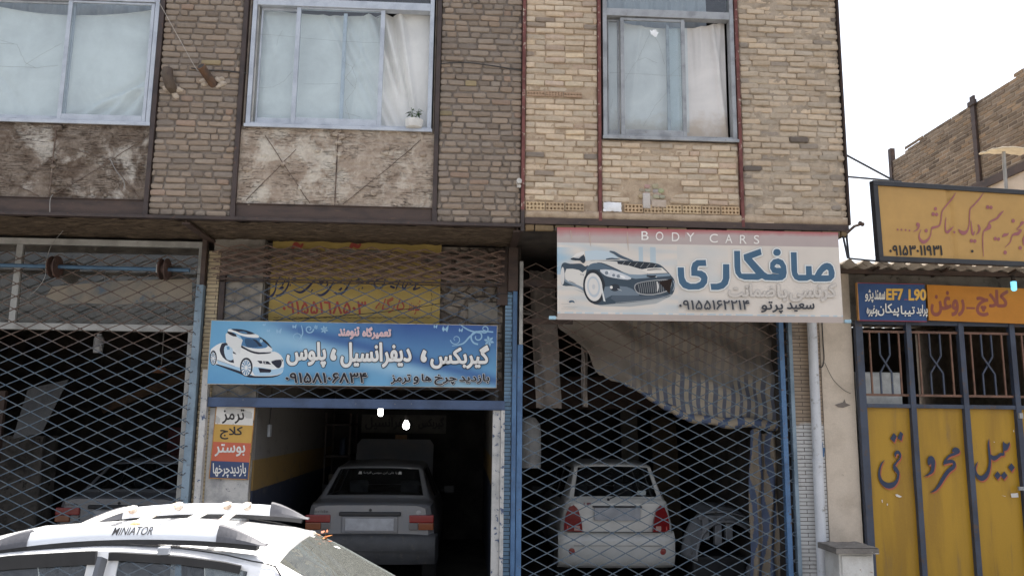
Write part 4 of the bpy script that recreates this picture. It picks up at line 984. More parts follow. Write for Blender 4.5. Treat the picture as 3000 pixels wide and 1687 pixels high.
# ------------------------------------------------------------------ old yellow sign behind the grille
t, S, W, H = signthing('shop_sign', 'old hand-painted yellow sign behind the folded grille, navy and red lettering', (782, 702), (1276, 715), (785, 944), 9.30)
ylw = lambda u, v: tuple(c*(1+.14*noise.noise((u*5, v*4, 2))) for c in lab(180, 148, 64))
m = gradpanel(W, H, .02, ylw, 60, 24); m.build('panel', mPaintArt, t, local=True)
S.k = 2; S.reg([770, 800, 1290, 950], 2576); nv, rd = lab(44, 48, 86), lab(176, 62, 46)
for st in ([(250, 60, 14), (200, 130, 26), (180, 250, 22), (130, 330, 40), (55, 355, 24)], [(380, 60, 14), (370, 170, 24), (310, 270, 26), (240, 325, 40), (185, 318, 10)], [(770, 70, 8), (700, 160, 30), (620, 240, 34), (540, 280, 34), (450, 250, 10)],
           [(1040, 90, 8), (990, 190, 24), (930, 270, 34), (850, 320, 36), (780, 300, 10)], [(1290, 90, 10), (1240, 180, 26), (1180, 270, 34), (1100, 300, 34), (1030, 285, 8)], [(1750, 80, 20), (1640, 110, 20), (1620, 170, 30), (1660, 215, 34), (1740, 210, 10)],
           [(330, 70, 10), (310, 130, 22), (280, 180, 12)], [(230, 235, 16), (280, 210, 44), (290, 225, 20)], [(450, 60, 40), (470, 100, 40), (440, 110, 14)], [(1850, 190, 30), (1900, 210, 36), (1860, 200, 12)], [(1100, 250, 12), (1140, 220, 28), (1120, 260, 10)],
           [(830, 100, 34), (850, 150, 40), (890, 90, 20)], [(930, 120, 30), (940, 170, 22), (915, 200, 8)], [(1400, 90, 30), (1350, 120, 30), (1440, 130, 24)], [(1500, 140, 30), (1580, 110, 30), (1610, 90, 14)], [(1770, 100, 24), (1760, 160, 20), (1730, 180, 8)],
           [(2060, 110, 14), (2030, 180, 22), (2050, 230, 26), (2110, 140, 16), (2150, 160, 20)], [(2210, 120, 12), (2215, 190, 24), (2190, 240, 26), (2280, 210, 20)], [(1990, 100, 20), (1950, 190, 20), (1930, 240, 12)], [(400, 160, 20), (395, 190, 10)], [(1400, 220, 22), (1390, 245, 10)], [(1450, 205, 22), (1440, 230, 10)], [(720, 240, 24), (700, 270, 10)], [(1150, 90, 14), (1130, 140, 20)]):
    S.stroke(st, nv)
S.text('۰۹۱۵۵۱٦۸۵۰۳', (290, 410, 1500, 590), rd, .004)
S.text('تنومند', (2110, 400, 2280, 600), rd, .001, slant=.1); S.text('کارگاه', (1650, 350, 2080, 580), rd, .001, slant=.2)
for k in range(26): S.stroke([(160+k*88, 640+noise.noise((k, 1, 1))*14, 7), (210+k*88, 650+noise.noise((k, 2, 1))*20, 8), (238+k*88, 636, 5)], lab(64, 54, 40), sub=2)
for xx in (50, 2450):
    for k in range(7): S.stroke([(xx+8*math.sin(k*2), 150+k*70, 6), (xx+8*math.cos(k*3), 200+k*70, 7)], lab(64, 54, 40), sub=2)
S.reg(None)
for xx in (857, 1026): S.stroke([(xx, 728, 8), (xx+10, 716, 14), (xx+22, 724, 10), (xx+30, 716, 6)], rd)
S.mb.build('lettering', mPaintArt, t, local=True)

# ------------------------------------------------------------------ four-colour service board on the whitewashed pier
t, S, W, H = signthing('service_board', 'tall tin board of white, yellow, orange and navy bands on the whitewashed pier', (628, 1189), (738, 1194), (614, 1398), 9.15)
def ccol(u, v):
    w_ = 1-v; c = lab(206, 200, 190) if w_ < .245 else lab(196, 146, 52) if w_ < .505 else lab(204, 88, 56) if w_ < .76 else lab(52, 70, 112)
    if w_ < .245 and noise.noise((u*3, w_*8, 2)) > .15: c = tuple(x*.72 for x in c)
    return c
m = gradpanel(W, H, .012, ccol, 24, 60); m.build('panel', mPaintArt, t, local=True)
m = MB(); e = .009
m.box(-e, W+e, -.002, .014, H, H+e); m.box(-e, W+e, -.002, .014, -e, 0); m.box(-e, 0, -.002, .014, .0002, H-.0002); m.box(W, W+e, -.002, .014, .0002, H-.0002)
m.build('frame', worn('ochre_frame', lin(188, 128, 54), None, lin(90, 62, 46)), t, local=True)
S.k = 2; S.reg([600, 1150, 1500, 1687], 2428); bk, w2 = lab(46, 40, 38), lab(216, 212, 204)
S.text('ترمز', (138, 132, 312, 242), bk, .003); S.text('کلاج', (122, 268, 298, 366), bk, .003); S.text('بوستر', (80, 405, 318, 500), w2, .003); S.text('بازدیدچرخها', (66, 556, 326, 668), w2, .002)
S.mb.build('lettering', mPaintArt, t, local=True)

# ------------------------------------------------------------------ signs over the yellow gate
t, S, W, H = signthing('shop_sign', 'small blue sign reading EF7 L90 with yellow and white lettering', (2522, 830), (2718, 834), (2518, 937), 9.0)
m = gradpanel(W, H, .03, lambda u, v: tuple(c*(1+.1*noise.noise((u*4, v*4, 1))) for c in lab(42, 78, 134)), 20, 12); m.build('panel', mPaintArt, t, local=True)
m = MB(); m.box(-.012, -.0002, -.004, .032, -.005, H+.005); m.build('side_trim', worn('ochre_frame_b', lin(196, 134, 60)), t, local=True)
m = MB(); m.box(0, W, -.003, .03, H+.0002, H+.008); m.box(0, W, -.003, .03, -.008, -.0002); m.build('red_edge', worn('red_edge', lin(170, 60, 80)), t, local=True)
S.k = 2; S.reg([2400, 750, 3000, 1200], 1932)
S.text('EF7', (636, 312, 788, 412), lab(232, 176, 60), .006, None, (lab(40, 40, 60), .005, .003)); S.text('L90', (846, 316, 1004, 416), lab(232, 176, 60), .006, None, (lab(40, 40, 60), .005, .003)); S.stroke([(800, 410, 5), (832, 410, 5)], lab(190, 60, 70), sub=1)
for wd, b in (('سمند', (520, 322, 618, 412)), ('پژو', (432, 318, 508, 436)), ('پراید', (915, 462, 1016, 576)), ('تیبا', (765, 470, 895, 568)), ('پیکان', (548, 450, 745, 572)), ('وغیره', (442, 470, 540, 572))):
    S.text(wd, b, lab(224, 222, 214), .0025, None, (lab(30, 40, 70), .004, .003))
S.mb.build('lettering', mPaintArt, t, local=True)
t, S, W, H = signthing('shop_sign', 'long orange sign with dull red lettering above the yellow gate', (2719.5, 834), (3000, 845), (2721, 938), 9.02)
W = 2.6
m = gradpanel(W, H, .03, lambda u, v: tuple(c*(1+.1*noise.noise((u*6, v*3, 5))) for c in lab(198, 118, 10)), 30, 10); m.build('panel', mPaintArt, t, local=True)
S.k = 2; S.reg([2400, 750, 3000, 1200], 1932); pr = lab(150, 72, 52)
S.text('کلاچ', (1485, 325, 1780, 562), pr, .009); S.stroke([(1388, 490, 18), (1462, 492, 18)], pr, sub=1); S.text('روغن', (1056, 335, 1366, 562), pr, .008)
S.mb.build('lettering', mPaintArt, t, local=True)
# big framed yellow signboard on its bracket
TL, TR, BL = (2568, 531), (3000, 559), (2575, 764); Y0, Y1 = 8.25, 8.62
t, S, W, H = signthing('signboard', 'big yellow signboard in a black frame hung out on steel arms', TL, TR, BL, Y0, Y1)
W2 = 2.9; m = MB(); m.grid(160, 12, lambda u, v: (W2*u, .018*math.exp(-((u*W2-.97)/.035)**2), H*v), lambda u, v: tuple(c*(1+.05*noise.noise((u*8, v*4, 3))) for c in lab(186, 138, 62))); m.box(0, W2, .022, .045, 0, H, lab(120, 100, 70)); m.build('panel', mPaintArt, t, local=True)
fr = .05; m = MB()
m.box(-.005, W2, -.02, .05, H-fr, H+.004); m.box(-.005, W2, -.02, .05, -.004, fr); m.box(-.006, fr, -.019, .049, fr+.0003, H-fr-.0003); m.box(W2-fr, W2+.001, -.019, .049, fr+.0003, H-fr-.0003)
mBlk = worn('black_painted_frame', lin(44, 44, 48), lin(34, 34, 38), None, 4, 20, bump=.1, rough=.5); m.build('frame', mBlk, t, bevel=.004, local=True)
S.k = 14; S.reg([2560, 520, 3000, 780], 2452); pk = lab(158, 84, 84)
for st in ([(640, 886, 6), (700, 855, 20), (734, 800, 24), (735, 760, 24)], [(770, 850, 8), (738, 930, 16), (745, 1000, 36), (800, 1055, 50), (870, 1025, 34), (920, 950, 18), (936, 850, 14), (960, 822, 34), (1060, 790, 24), (1092, 700, 20), (1110, 560, 18), (1180, 460, 20), (1280, 340, 20), (1335, 250, 6)],
           [(1175, 650, 8), (1163, 760, 20), (1166, 860, 26), (1195, 895, 40), (1250, 850, 26), (1300, 800, 6)], [(1790, 250, 6), (1720, 350, 20), (1640, 440, 20), (1572, 512, 18), (1560, 600, 18), (1554, 750, 18), (1532, 850, 22), (1490, 900, 46), (1440, 905, 56), (1395, 870, 34), (1380, 846, 8)],
           [(1582, 700, 8), (1590, 800, 20), (1600, 890, 30), (1620, 935, 26), (1640, 880, 8)], [(1700, 775, 26), (1722, 830, 36), (1705, 890, 26), (1665, 935, 8)], [(2118, 545, 6), (2060, 600, 30), (2000, 672, 28), (1900, 720, 22), (1872, 760, 20), (1885, 800, 60), (1830, 850, 34), (1790, 880, 18), (1775, 960, 16), (1775, 1100, 16), (1785, 1285, 8)],
           [(2090, 972, 8), (2130, 940, 42), (2178, 930, 24), (2195, 905, 6)], [(2452, 730, 20), (2415, 745, 40), (2385, 790, 22), (2330, 850, 10), (2400, 858, 20), (2350, 915, 44), (2290, 930, 34), (2250, 960, 18), (2220, 1060, 16), (2135, 1142, 6)], [(2470, 930, 20), (2436, 1020, 30), (2445, 1100, 20)]):
    S.stroke(st, pk)
S.ell((712, 770), 26, 34, pk)
for c, r in (((1003, 512), 26), ((965, 600), 28), ((1022, 606), 26), ((850, 870), 27), ((1310, 895), 18), ((1590, 1035), 27), ((1645, 1040), 27), ((1855, 486), 28), ((1910, 490), 26), ((1978, 1000), 27), ((2032, 1008), 25), ((2270, 710), 29), ((2140, 1225), 29), ((2385, 1150), 28), ((385, 852), 15), ((448, 855), 15), ((515, 860), 15), ((578, 868), 15)): S.ell(c, r, r*1.15, pk, 10)
S.text('۰۹۱۵۳۰۱۱۹۳۱', (252, 1112, 1110, 1268), lab(36, 34, 36), .004); S.ell((1600, 1205), 22, 22, lab(36, 34, 36), 12)
S.mb.build('lettering', mPaintArt, t, local=True)
Mi = S.mat().inverted()
m = MB()
for a, b in ((at(2480, 455, 8.28), at(2614, 527, 8.36)), (at(2482, 518, 8.28), at(2640, 532, 8.36)), (at(2487, 757, 8.28), at(2580, 766, 8.30)), (at(2470, 692, 8.28), at(2484, 757, 8.28)), (at(2480, 690, 8.28), at(2487, 757, 8.28))):
    m.bar(Mi@a, Mi@b, .016, .016)
m.build('bracket_arm', mBlk, t, local=True)
# ------------------------------------------------------------------ expanded metal grilles
def lattice(mb, x0, x1, z0, z1, y, dx, dz, th, dp, rg, sag=.004, keep=None, yj=.0):
    ni, nk = int((x1-x0)/(dx/2))+1, int((z1-z0)/(dz/2))+1; P = {}
    for k in range(nk+1):
        for i in range(ni+1):
            P[i, k] = Vector((x0+i*dx/2+rg.uniform(-sag, sag), y+rg.uniform(-yj, yj)+.01*noise.noise((i*.3, k*.3, y)), z0+k*dz/2+rg.uniform(-sag, sag)*.6+.012*noise.noise((i*.22, k*.1, 5))))
    def clip(p, q):
        if p.x > x1 and q.x > x1: return None
        if q.x > x1: t = (x1-p.x)/(q.x-p.x); q = p+(q-p)*t
        return p, q
    for k in range(nk):
        for i in range(ni):
            if (i+k) % 2 == 0: e = (P[i, k], P[i+1, k+1])
            else: e = (P[i, k+1], P[i+1, k])
            if keep and not keep((e[0]+e[1])/2): continue
            c = clip(*e)
            if c: mb.bar(c[0], c[1], dp, th, (0, 1, 0))
    for (i, k), p in P.items():
        if (i+k) % 2 == 0 and x0 < p.x < x1-.01 and 0 < k < nk and not (keep and not keep(p)):
            mb.box(p.x-.017, p.x+.017, p.y-dp*.62, p.y+dp*.62, p.z-th*.62, p.z+th*.62)
rg = random.Random(11)
mG1, mG2, mG3 = _grille('left_grille_paint', 3.05), _grille('middle_grille_paint', 9), _grille('right_grille_paint', 2.95)
mRustMesh = worn('rusty_mesh', lin(104, 78, 64), lin(126, 98, 80), lin(84, 64, 54), 12, 30, rough=.7, bump=.1)
t = thing('security_grille', 'full height diamond mesh grille closing the left repair shop', 'grille', (-4.7, YL-.1, 0))
m = MB(); lattice(m, -6.5, -3.0, .14, 3.85, YL-.10, .288, .138, .0115, .009, rg); m.build('mesh', mG1, t)
m = MB()
for k in range(26): z = .3+k*.135; m.tube([(-3.01, YL-.1, z), (-2.985+rg.uniform(-.01, .02), YL-.12, z+rg.uniform(-.02, .03)), (-2.96, YL-.115, z+rg.uniform(-.02, .02))], .0035, 4)
m.build('tie_wires', mSteel, t)
t = thing('security_grille', 'blue diamond mesh behind the blue sign under a folded rusty roll', 'grille', (-1.2, YL-.1, 0))
m = MB(); lattice(m, -2.74, .36, 2.335, 3.66, YL-.03, .288, .136, .011, .009, rg, .005); m.build('mesh', worn('blue_mesh_paint', lin(70, 88, 110), lin(86, 96, 110), lin(96, 84, 80), 12, 30, rough=.6, bump=.1), t)
m = MB()
for q in range(3): lattice(m, -2.80+q*.05, .40-q*.02, 3.635+.012*q, 3.945-.01*q, YL-.20+q*.05, .288, .088, .0095, .012, rg, .012, None, .012)
m.build('folded_mesh', mRustMesh, t)
m = MB(); m.box(-2.78, .38, YL-.12, YL-.10, 3.615, 3.633); m.box(-2.78, .40, YL-.06, YL-.05, 3.60, 3.612); m.build('bottom_bar', mBeam, t)
t = thing('security_grille', 'diamond mesh grille of the body shop, rusty above and blue below', 'grille', (2.1, YL-.05, 0))
m = MB(); lattice(m, .625, 3.66, .14, 3.86, YL-.05, .284, .141, .0112, .009, rg); m.build('mesh', mG3, t)
t = thing('roller_shaft', 'pale blue horizontal pipe with two rusty discs above the left shop', 'pipe', (-4.5, YL-.16, 3.70))
def pz(px): return at(px, 792, YL-.16)
m = MB(); m.tube([(-6.5, YL-.16, 3.72), (-3.06, YL-.16, 3.70)], .021, 10); m.build('pipe', worn('sky_blue_paint', lin(70, 106, 136), lin(60, 92, 120), lin(110, 90, 76), 3, 14, bump=.1, rough=.5, slo=.66, shi=.72), t, True)
for px in (160, 482):
    c = pz(px); m = MB(); m.lathe([(.04, -.045), (.115, -.042), (.118, -.03), (.06, -.024), (.06, .015), (.118, .02), (.12, .036), (.03, .04)], (c.x, YL-.16, 3.705), 24, 'x')
    m.build('disc', worn('rusty_disc', lin(92, 62, 50), lin(74, 52, 44), lin(120, 110, 100), 5, 14), t, True)
    m = MB(); m.box(c.x-.075, c.x-.046, YL-.21, YL+.0, 3.66, 3.75); m.build('bracket', mAluShop, t)

# ------------------------------------------------------------------ yellow gate
gy = 9.12
t = thing('metal_gate', 'yellow sheet metal gate with dark blue frame, open bars on top and big painted lettering', 'gate', (4.42, gy, 0))
mGateY = worn('gate_yellow_paint', lin(182, 132, 6), lin(162, 115, 6), lin(138, 104, 44), .8, 1.6, bump=.2, rough=.45, slo=.60, shi=.74, stretch=(5, 5, .55))
mGateF = worn('gate_frame_paint', lin(62, 72, 92), lin(50, 58, 76), lin(84, 66, 58), 3, 14, bump=.2, rough=.5)
xs = [4.425, 5.052, 5.672, 6.28, 6.90, 7.5]
for i in range(5):
    wv = random.Random(i); m = MB()
    m.grid(16, 40, lambda u, v: (xs[i]+.03+(xs[i+1]-xs[i]-.02)*u, gy+.012-.011*noise.noise((u*1.8+i*3, v*3.5, 1)), .2+2.10*v)); m.build('sheet_panel', mGateY, t, True, ang=180)
m = MB()
for i, x in enumerate(xs):
    wd = .085 if i == 0 else .062; m.box(x-(.0 if i == 0 else wd/2), x+(wd if i == 0 else wd/2), gy-.045, gy+.02, .14, 3.285)
m.build('frame_post', mGateF, t, bevel=.004)
m = MB()
for z0, z1 in ((3.245, 3.30), (2.30, 2.345), (.14, .2)): m.box(xs[0]+.09, 7.5, gy-.035, gy+.015, z0, z1)
m.build('frame_rail', mGateF, t, bevel=.004)
m = MB()
for z in (3.165, 2.445): m.box(xs[0]+.09, 7.5, gy-.015, gy+.01, z-.013, z+.013)
mBarR = worn('rusty_bar', lin(124, 84, 62), lin(98, 66, 50), None, 8, 20, rough=.6); m.build('thin_rail', mBarR, t)
for i in range(5):
    xa, xb = xs[i]+(.085 if i == 0 else .03), xs[i+1]-.03; wd = xb-xa
    for f in (.18, .85): m = MB(); m.bar((xa+f*wd, gy-.002, 2.458), (xa+f*wd, gy-.002, 3.152), .018, .018, (0, 1, 0)); m.build('straight_bar', mBarR, t)
    m = MB(); a, b = xa+.40*wd, xa+.64*wd
    for p, q, yy in ((a, b, -.004), (b, a, .012)):
        ps = [(p, 3.152), (p, 2.90), (q, 2.70), (q, 2.458)]
        for (u0, v0), (u1, v1) in zip(ps, ps[1:]): m.bar((u0, gy+yy, v0), (u1, gy+yy, v1), .017, .017, (0, 1, 0))
    m.build('crossed_bar', mGateF, t)
m = MB(); q = at(2985, 1430, gy-.05); m.box(q.x-.012, q.x+.05, gy-.07, gy-.0455, q.z-.02, q.z+.02); m.box(6.26, 6.30, gy-.075, gy-.0455, 2.2, 2.26); m.build('bolt', mAluOld, t)
S = Sheet((4.42, gy, 0), (1, 0, 0), (0, 0, 1), [2560, 1250, 3000, 1480], 2576); S.k = 4
gl = [[(372, 500, 24), (368, 460, 40), (410, 430, 56), (448, 470, 40), (446, 530, 28), (392, 600, 28), (350, 660, 44), (372, 720, 72), (408, 770, 56), (418, 830, 40), (388, 930, 50), (310, 995, 88), (220, 1000, 92), (130, 930, 64), (92, 830, 44), (98, 730, 34), (130, 630, 24), (180, 565, 6)],
      [(1345, 420, 20), (1395, 390, 80), (1440, 415, 74), (1380, 460, 50), (1290, 500, 38), (1220, 580, 32), (1190, 650, 8)], [(1192, 645, 8), (1250, 600, 56), (1340, 590, 54), (1380, 625, 50), (1362, 690, 60), (1285, 745, 66), (1205, 850, 62), (1130, 980, 52), (1050, 1080, 34), (968, 1118, 6)],
      [(950, 640, 50), (950, 560, 60), (985, 530, 70), (1012, 590, 80), (1014, 680, 64), (995, 760, 54), (930, 815, 26), (855, 845, 6)],
      [(1975, 205, 6), (1966, 300, 32), (1980, 450, 42), (1990, 600, 42), (1968, 740, 52), (1915, 840, 76), (1840, 880, 84), (1770, 830, 58), (1735, 740, 36), (1747, 660, 26), (1785, 590, 6)], [(2000, 490, 44), (2050, 535, 76), (2120, 510, 56), (2170, 470, 50), (2222, 468, 40), (2226, 410, 24), (2258, 345, 100), (2225, 280, 30), (2220, 250, 8)], [(2275, 350, 70), (2310, 300, 40), (2325, 262, 10)]]
dots = [[(340, 100), (392, 160), (350, 268), (281, 200)], [(455, 74), (502, 120), (472, 242), (404, 190)], [(2358, 620), (2415, 690), (2362, 770), (2300, 690)], [(2120, 755), (2180, 830), (2122, 905), (2062, 830)], [(2235, 760), (2290, 830), (2232, 905), (2176, 835)]]
oc, nc = lab(176, 84, 44), lab(42, 54, 82)
for st in gl: S.stroke(st, oc, 0, 16, 26)
for d in dots: S.poly([(a+16, b+26) for a, b in d], oc)
S.k += 1
for st in gl: S.stroke(st, nc)
for d in dots: S.poly(d, nc)
for ps in ([(365, 1155), (400, 1150), (485, 1195), (440, 1208), (385, 1190)], [(2345, 1140), (2470, 1130), (2480, 1205), (2360, 1210)], [(2190, 1170), (2260, 1185), (2250, 1192)], [(130, 1245), (150, 1250), (150, 1300), (138, 1290)], [(220, 1310), (240, 1312), (238, 1345), (225, 1345)], [(2385, 60), (2400, 50), (2405, 85), (2392, 85)], [(2050, 250), (2075, 255), (2065, 268)]): S.poly(ps, lab(206, 200, 190))
S.mb.build('painted_lettering', mPaintArt, t, local=True)
t = thing('storage_cabinet', 'white cabinet standing behind the first bars of the yellow gate', 'cabinet', (4.8, 9.5, .1))
m = MB(); m.box(4.55, 5.10, 9.40, 9.8, .10, 2.72); m.build('body', worn('white_enamel', lin(206, 206, 200), None, lin(150, 140, 124)), t, bevel=.01)
m = MB(); m.box(4.56, 5.09, 9.385, 9.3995, 1.3, 2.70); m.build('door', worn('white_enamel_b', lin(214, 214, 208)), t, bevel=.004)

# ------------------------------------------------------------------ street-side things
t = thing('meter_cabinet', 'white rusty meter cabinet under a concrete lid at the foot of the cream pillar', 'cabinet', (4.05, 8.75, .12))
m = MB(); m.box(3.87, 4.235, 8.58, 8.92, .12, .80); m.build('body', worn('rusty_white_steel', lin(206, 204, 198), lin(188, 184, 176), lin(150, 104, 70), 5, 12, bump=.2, rough=.6, slo=.64, shi=.70), t, bevel=.006)
m = MB(); m.box(3.895, 4.215, 8.565, 8.5795, .16, .775); m.build('door', worn('rusty_white_steel_b', lin(206, 204, 198), lin(188, 184, 176), lin(150, 104, 70), 5, 14, bump=.2, rough=.6, slo=.62, shi=.70), t, bevel=.003)
m = MB(); m.lathe([(.02, 0), (.02, -.012), (.012, -.014)], (3.935, 8.565, .47), 12, 'y'); m.build('lock', mBeam, t)
m = MB()
m.grid(24, 16, lambda u, v: (3.81+.45*u, 8.50+.45*v, .862+.008*noise.noise((u*5, v*5, 1))+.003*noise.noise((u*22, v*22, 1)))); m.box(3.81, 4.26, 8.50, 8.95, .802, .856); m.build('lid', worn('rough_concrete', lin(128, 122, 114), lin(106, 100, 94), lin(196, 190, 182), 5, 14, bump=.8, bd=.01, rough=.95, slo=.64, shi=.68), t, True, ang=50)
t = thing('drainpipe', 'white plastic drainpipe on the tiled pier right of the body shop', 'pipe', (3.88, 9.05, .1))
m = MB(); m.tube([(3.915, 9.07, 4.02), (3.915, 9.07, 3.1), (3.91, 9.07, 1.5)], .053, 18); m.tube([(3.908, 9.07, 1.72), (3.9, 9.07, .1)], .056, 18); m.build('pipe', worn('white_pvc', lin(206, 208, 212), lin(196, 198, 202), lin(150, 146, 140), 2, 8, bump=.05, rough=.4), t, True, ang=60)
for z in (1.73, 3.35):
    m = MB(); m.tube([(3.909, 9.07, z-.04), (3.909, 9.07, z)], .060, 18); m.build('collar', worn('white_pvc_b', lin(206, 208, 212)), t, True, ang=60)
mRope = flat('pale_cord', lin(170, 160, 148), .9); mWire = flat('black_cable', lin(42, 40, 40), .6); mWireW = flat('white_wire', lin(140, 136, 130), .7)
def cable(label, pts, Y, r, mat, dy=0):
    ps = [at(a, b, Y) for a, b in pts]; P = [tuple(q) for q in ps]; out = []
    for i in range(len(P)-1):
        a, b, c, d = P[max(i-1, 0)], P[i], P[i+1], P[min(i+2, len(P)-1)]
        for k in range(5):
            s = k/5; out.append(tuple(.5*((2*b[j])+(c[j]-a[j])*s+(2*a[j]-5*b[j]+4*c[j]-d[j])*s*s+(3*b[j]-a[j]-3*c[j]+d[j])*s**3) for j in range(3)))
    out.append(P[-1]); m = MB(); m.tube(out, r, 5); o = m.build('cable', mat); return tag(o, label, 'cable')
cable('thin pale cord slanting from the left window down to the pipe stubs', [(466, 8), (520, 105), (572, 198), (584, 206)], YU-.015, .0035, mRope)
cable('dark wire running along the bricks beside the rusty pipe stub', [(560, 200), (600, 206), (660, 208), (722, 216)], YU-.006, .006, mWire)
cable('dark wire sagging across the bricks right of the middle window', [(1286, 188), (1350, 184), (1420, 190), (1530, 208)], YU-.006, .006, mWire)
cable('white wire hanging in front of the left shopfront glass', [(185, 676), (150, 720), (135, 770), (132, 810), (110, 845), (90, 862)], YL-.22, .003, mWireW)
cable('white wire dangling over the cracked plaster below the left window', [(322, 465), (340, 500), (362, 530), (364, 552)], YU-.01, .004, mWireW)
cable('white wire over the rusty beam under the left window', [(155, 570), (147, 585), (146, 620), (146, 628)], YU-.035, .004, mWireW)
cable('black cable looping down the edge of the cream pillar', [(2408, 940), (2411, 1000), (2414, 1050), (2408, 1075), (2395, 1070)], YL-.07, .007, mWire)
cable('thin dark cord slanting across the cream pillar', [(2416, 1062), (2440, 1110), (2470, 1140), (2492, 1152)], YL-.075, .003, mWire)
cable('thin wire crossing in front of the old yellow sign', [(800, 938), (1000, 925), (1200, 904), (1400, 868), (1490, 860)], YL-.06, .004, mWire)
# pipe stubs through the left bricks
for px, py, lbl, d in ((500, 236, 'brown sooted pipe elbow sticking out of the bricks, left of the pair', 0), (614, 228, 'rusty open pipe stub sticking out of a mortar patch, right of the pair', 1)):
    c = at(px, py, YU); t = thing('pipe_stub', lbl, 'pipe', tuple(c), group='pipe stubs by the left window')
    m = MB()
    if d == 0: m.tube([(c.x+.03, YU+.02, c.z-.10), (c.x+.02, YU-.05, c.z-.08), (c.x, YU-.075, c.z-.01), (c.x-.01, YU-.07, c.z+.06), (c.x-.01, YU-.07, c.z+.10)], .055, 14, rs=[.05, .055, .055, .052, .05])
    else:
        n = 14; a = Vector((c.x+.04, YU+.03, c.z-.07)); b = Vector((c.x-.045, YU-.16, c.z+.055)); m.tube([a, (a+b)/2, b], .045, n); 
    m.build('pipe', worn('rusty_pipe', lin(112, 76, 50) if d else lin(96, 80, 64), lin(78, 60, 48), lin(60, 48, 40), 6, 16), t, True, ang=50)
    if d:
        ax = (b-a).normalized(); m = MB(); m.tube([b-ax*.005, b+ax*.001], .036, 14); m.build('bore_shade_disc', mDark, t)  # dark disc on the closed pipe end, standing in for the shaded hollow
    m = MB(); rr = random.Random(px)
    for k in range(16 if d else 9):
        an = rr.uniform(0, 6.28); r0 = rr.uniform(.04, .13) if d else rr.uniform(.05, .11); x, z = c.x+.03+r0*math.cos(an)*1.2, c.z-(.06 if d else .12)+r0*math.sin(an)*.55; s = rr.uniform(.014, .034)
        m.grid(8, 6, lambda u, v: (x+1.3*s*math.cos(u*6.283)*math.sin(v*3.1416)*(1+.4*noise.noise((u*6, v*7, k))), YU+.004-.55*s*math.cos(v*3.1416), z+s*math.sin(u*6.283)*math.sin(v*3.1416)*(1+.4*noise.noise((u*8, v*5, k+4)))))
    m.build('mortar_patch', worn('pale_mortar', lin(190, 172, 150), lin(168, 150, 130), None, 12, 30, bump=.6, rough=.95), t, True, ang=180)
c = at(1520, 535, YU); t = thing('pipe_stub', 'short white plastic pipe end in the bricks beside the red steel post', 'pipe', tuple(c))
m = MB(); m.tube([(c.x, YU+.03, c.z), (c.x-.0, YU-.07, c.z+.0)], .028, 12); m.box(c.x-.02, c.x+.02, YU-.03, YU+.01, c.z-.06, c.z-.03); m.build('pipe', worn('white_pvc_c', lin(214, 208, 198)), t, True)
# potted plant
c = at(1212, 378, YU-.0); zt_ = 5.137
t = thing('potted_plant', 'small green plant in a white bowl pot on the middle window sill', 'plant', (c.x, YU+.02, zt_))
m = MB(); m.lathe([(.065, 0), (.085, .01), (.095, .05), (.097, .078), (.099, .08), (.099, .09), (.092, .09), (.088, .07), (.0, .065)], (c.x, YU+.02, zt_), 26); m.build('pot', worn('white_plastic_pot', lin(222, 220, 214), lin(206, 204, 198)), t, True)
m = MB(); m.lathe([(.087, .066), (.05, .074), (0, .076)], (c.x, YU+.02, zt_), 20); m.build('soil', mBeam, t)
m = MB(); rr = random.Random(4); lf = MB()
for k in range(7):
    a = rr.uniform(0, 6.28); h = rr.uniform(.08, .17); dx, dy = .05*math.cos(a), .035*math.sin(a)
    top = Vector((c.x+dx, YU+.02+dy, zt_+.07+h)); m.tube([(c.x, YU+.02, zt_+.07), (c.x+dx*.5, YU+.02+dy*.5, zt_+.07+h*.6), top], .0025, 5)
    for q in range(7):
        b = a+rr.uniform(-1.8, 1.8); L = rr.uniform(.035, .065); p = top-Vector((dx, dy, h))*rr.uniform(0, .4); d = Vector((math.cos(b), math.sin(b)*.8, rr.uniform(-.6, .2))).normalized(); s = d.cross(Vector((0, 0, 1))).normalized()*L*.17
        lf.add([p, p+d*L*.4+s, p+d*L, p+d*L*.4-s], [(0, 1, 2, 3)], [v*rr.uniform(.7, 1.3) for v in lin(70, 104, 54)])
m.build('stem', flat('plant_stem', lin(84, 104, 60)), t); lf.build('leaves', vcolmat('plant_leaf', .5, .2, 20), t)
# cracks and a flat white patch on the glass
def cracks(parent, lines, y, name='cracks'):
    m = MB()
    for ln in lines:
        P = [at(a, b, y) for a, b in ln]; rr = random.Random(ln[0][0]); out = []
        for a, b in zip(P, P[1:]):
            for k in range(6): out.append(a+(b-a)*(k/6)+Vector((rr.uniform(-.003, .003), 0, rr.uniform(-.003, .003))))
        out.append(P[-1]); m.tube(out, .0010, 4)
    m.build(name, flat('crack_line', lin(128, 128, 124)), parent)
cracks(WA, [[(0, 118), (50, 132), (62, 160), (75, 185), (105, 200)], [(0, 195), (75, 197), (105, 200), (170, 192)], [(75, 190), (125, 158), (180, 128)], [(0, 128), (40, 130)]], yw+.07)
cracks(WB, [[(752, 258), (800, 256), (830, 240), (858, 208)], [(810, 135), (815, 110), (828, 90)], [(757, 100), (1000, 122), (1122, 127)], [(890, 247), (990, 246)]], yw+.055)
cracks(WB, [[(1018, 80), (1010, 160), (1003, 180)], [(1003, 180), (1030, 195), (1045, 230), (1040, 260)], [(1005, 220), (1040, 260), (1010, 300), (1025, 350)], [(1040, 190), (1005, 240)], [(1010, 330), (1060, 345)]], yw+.03)
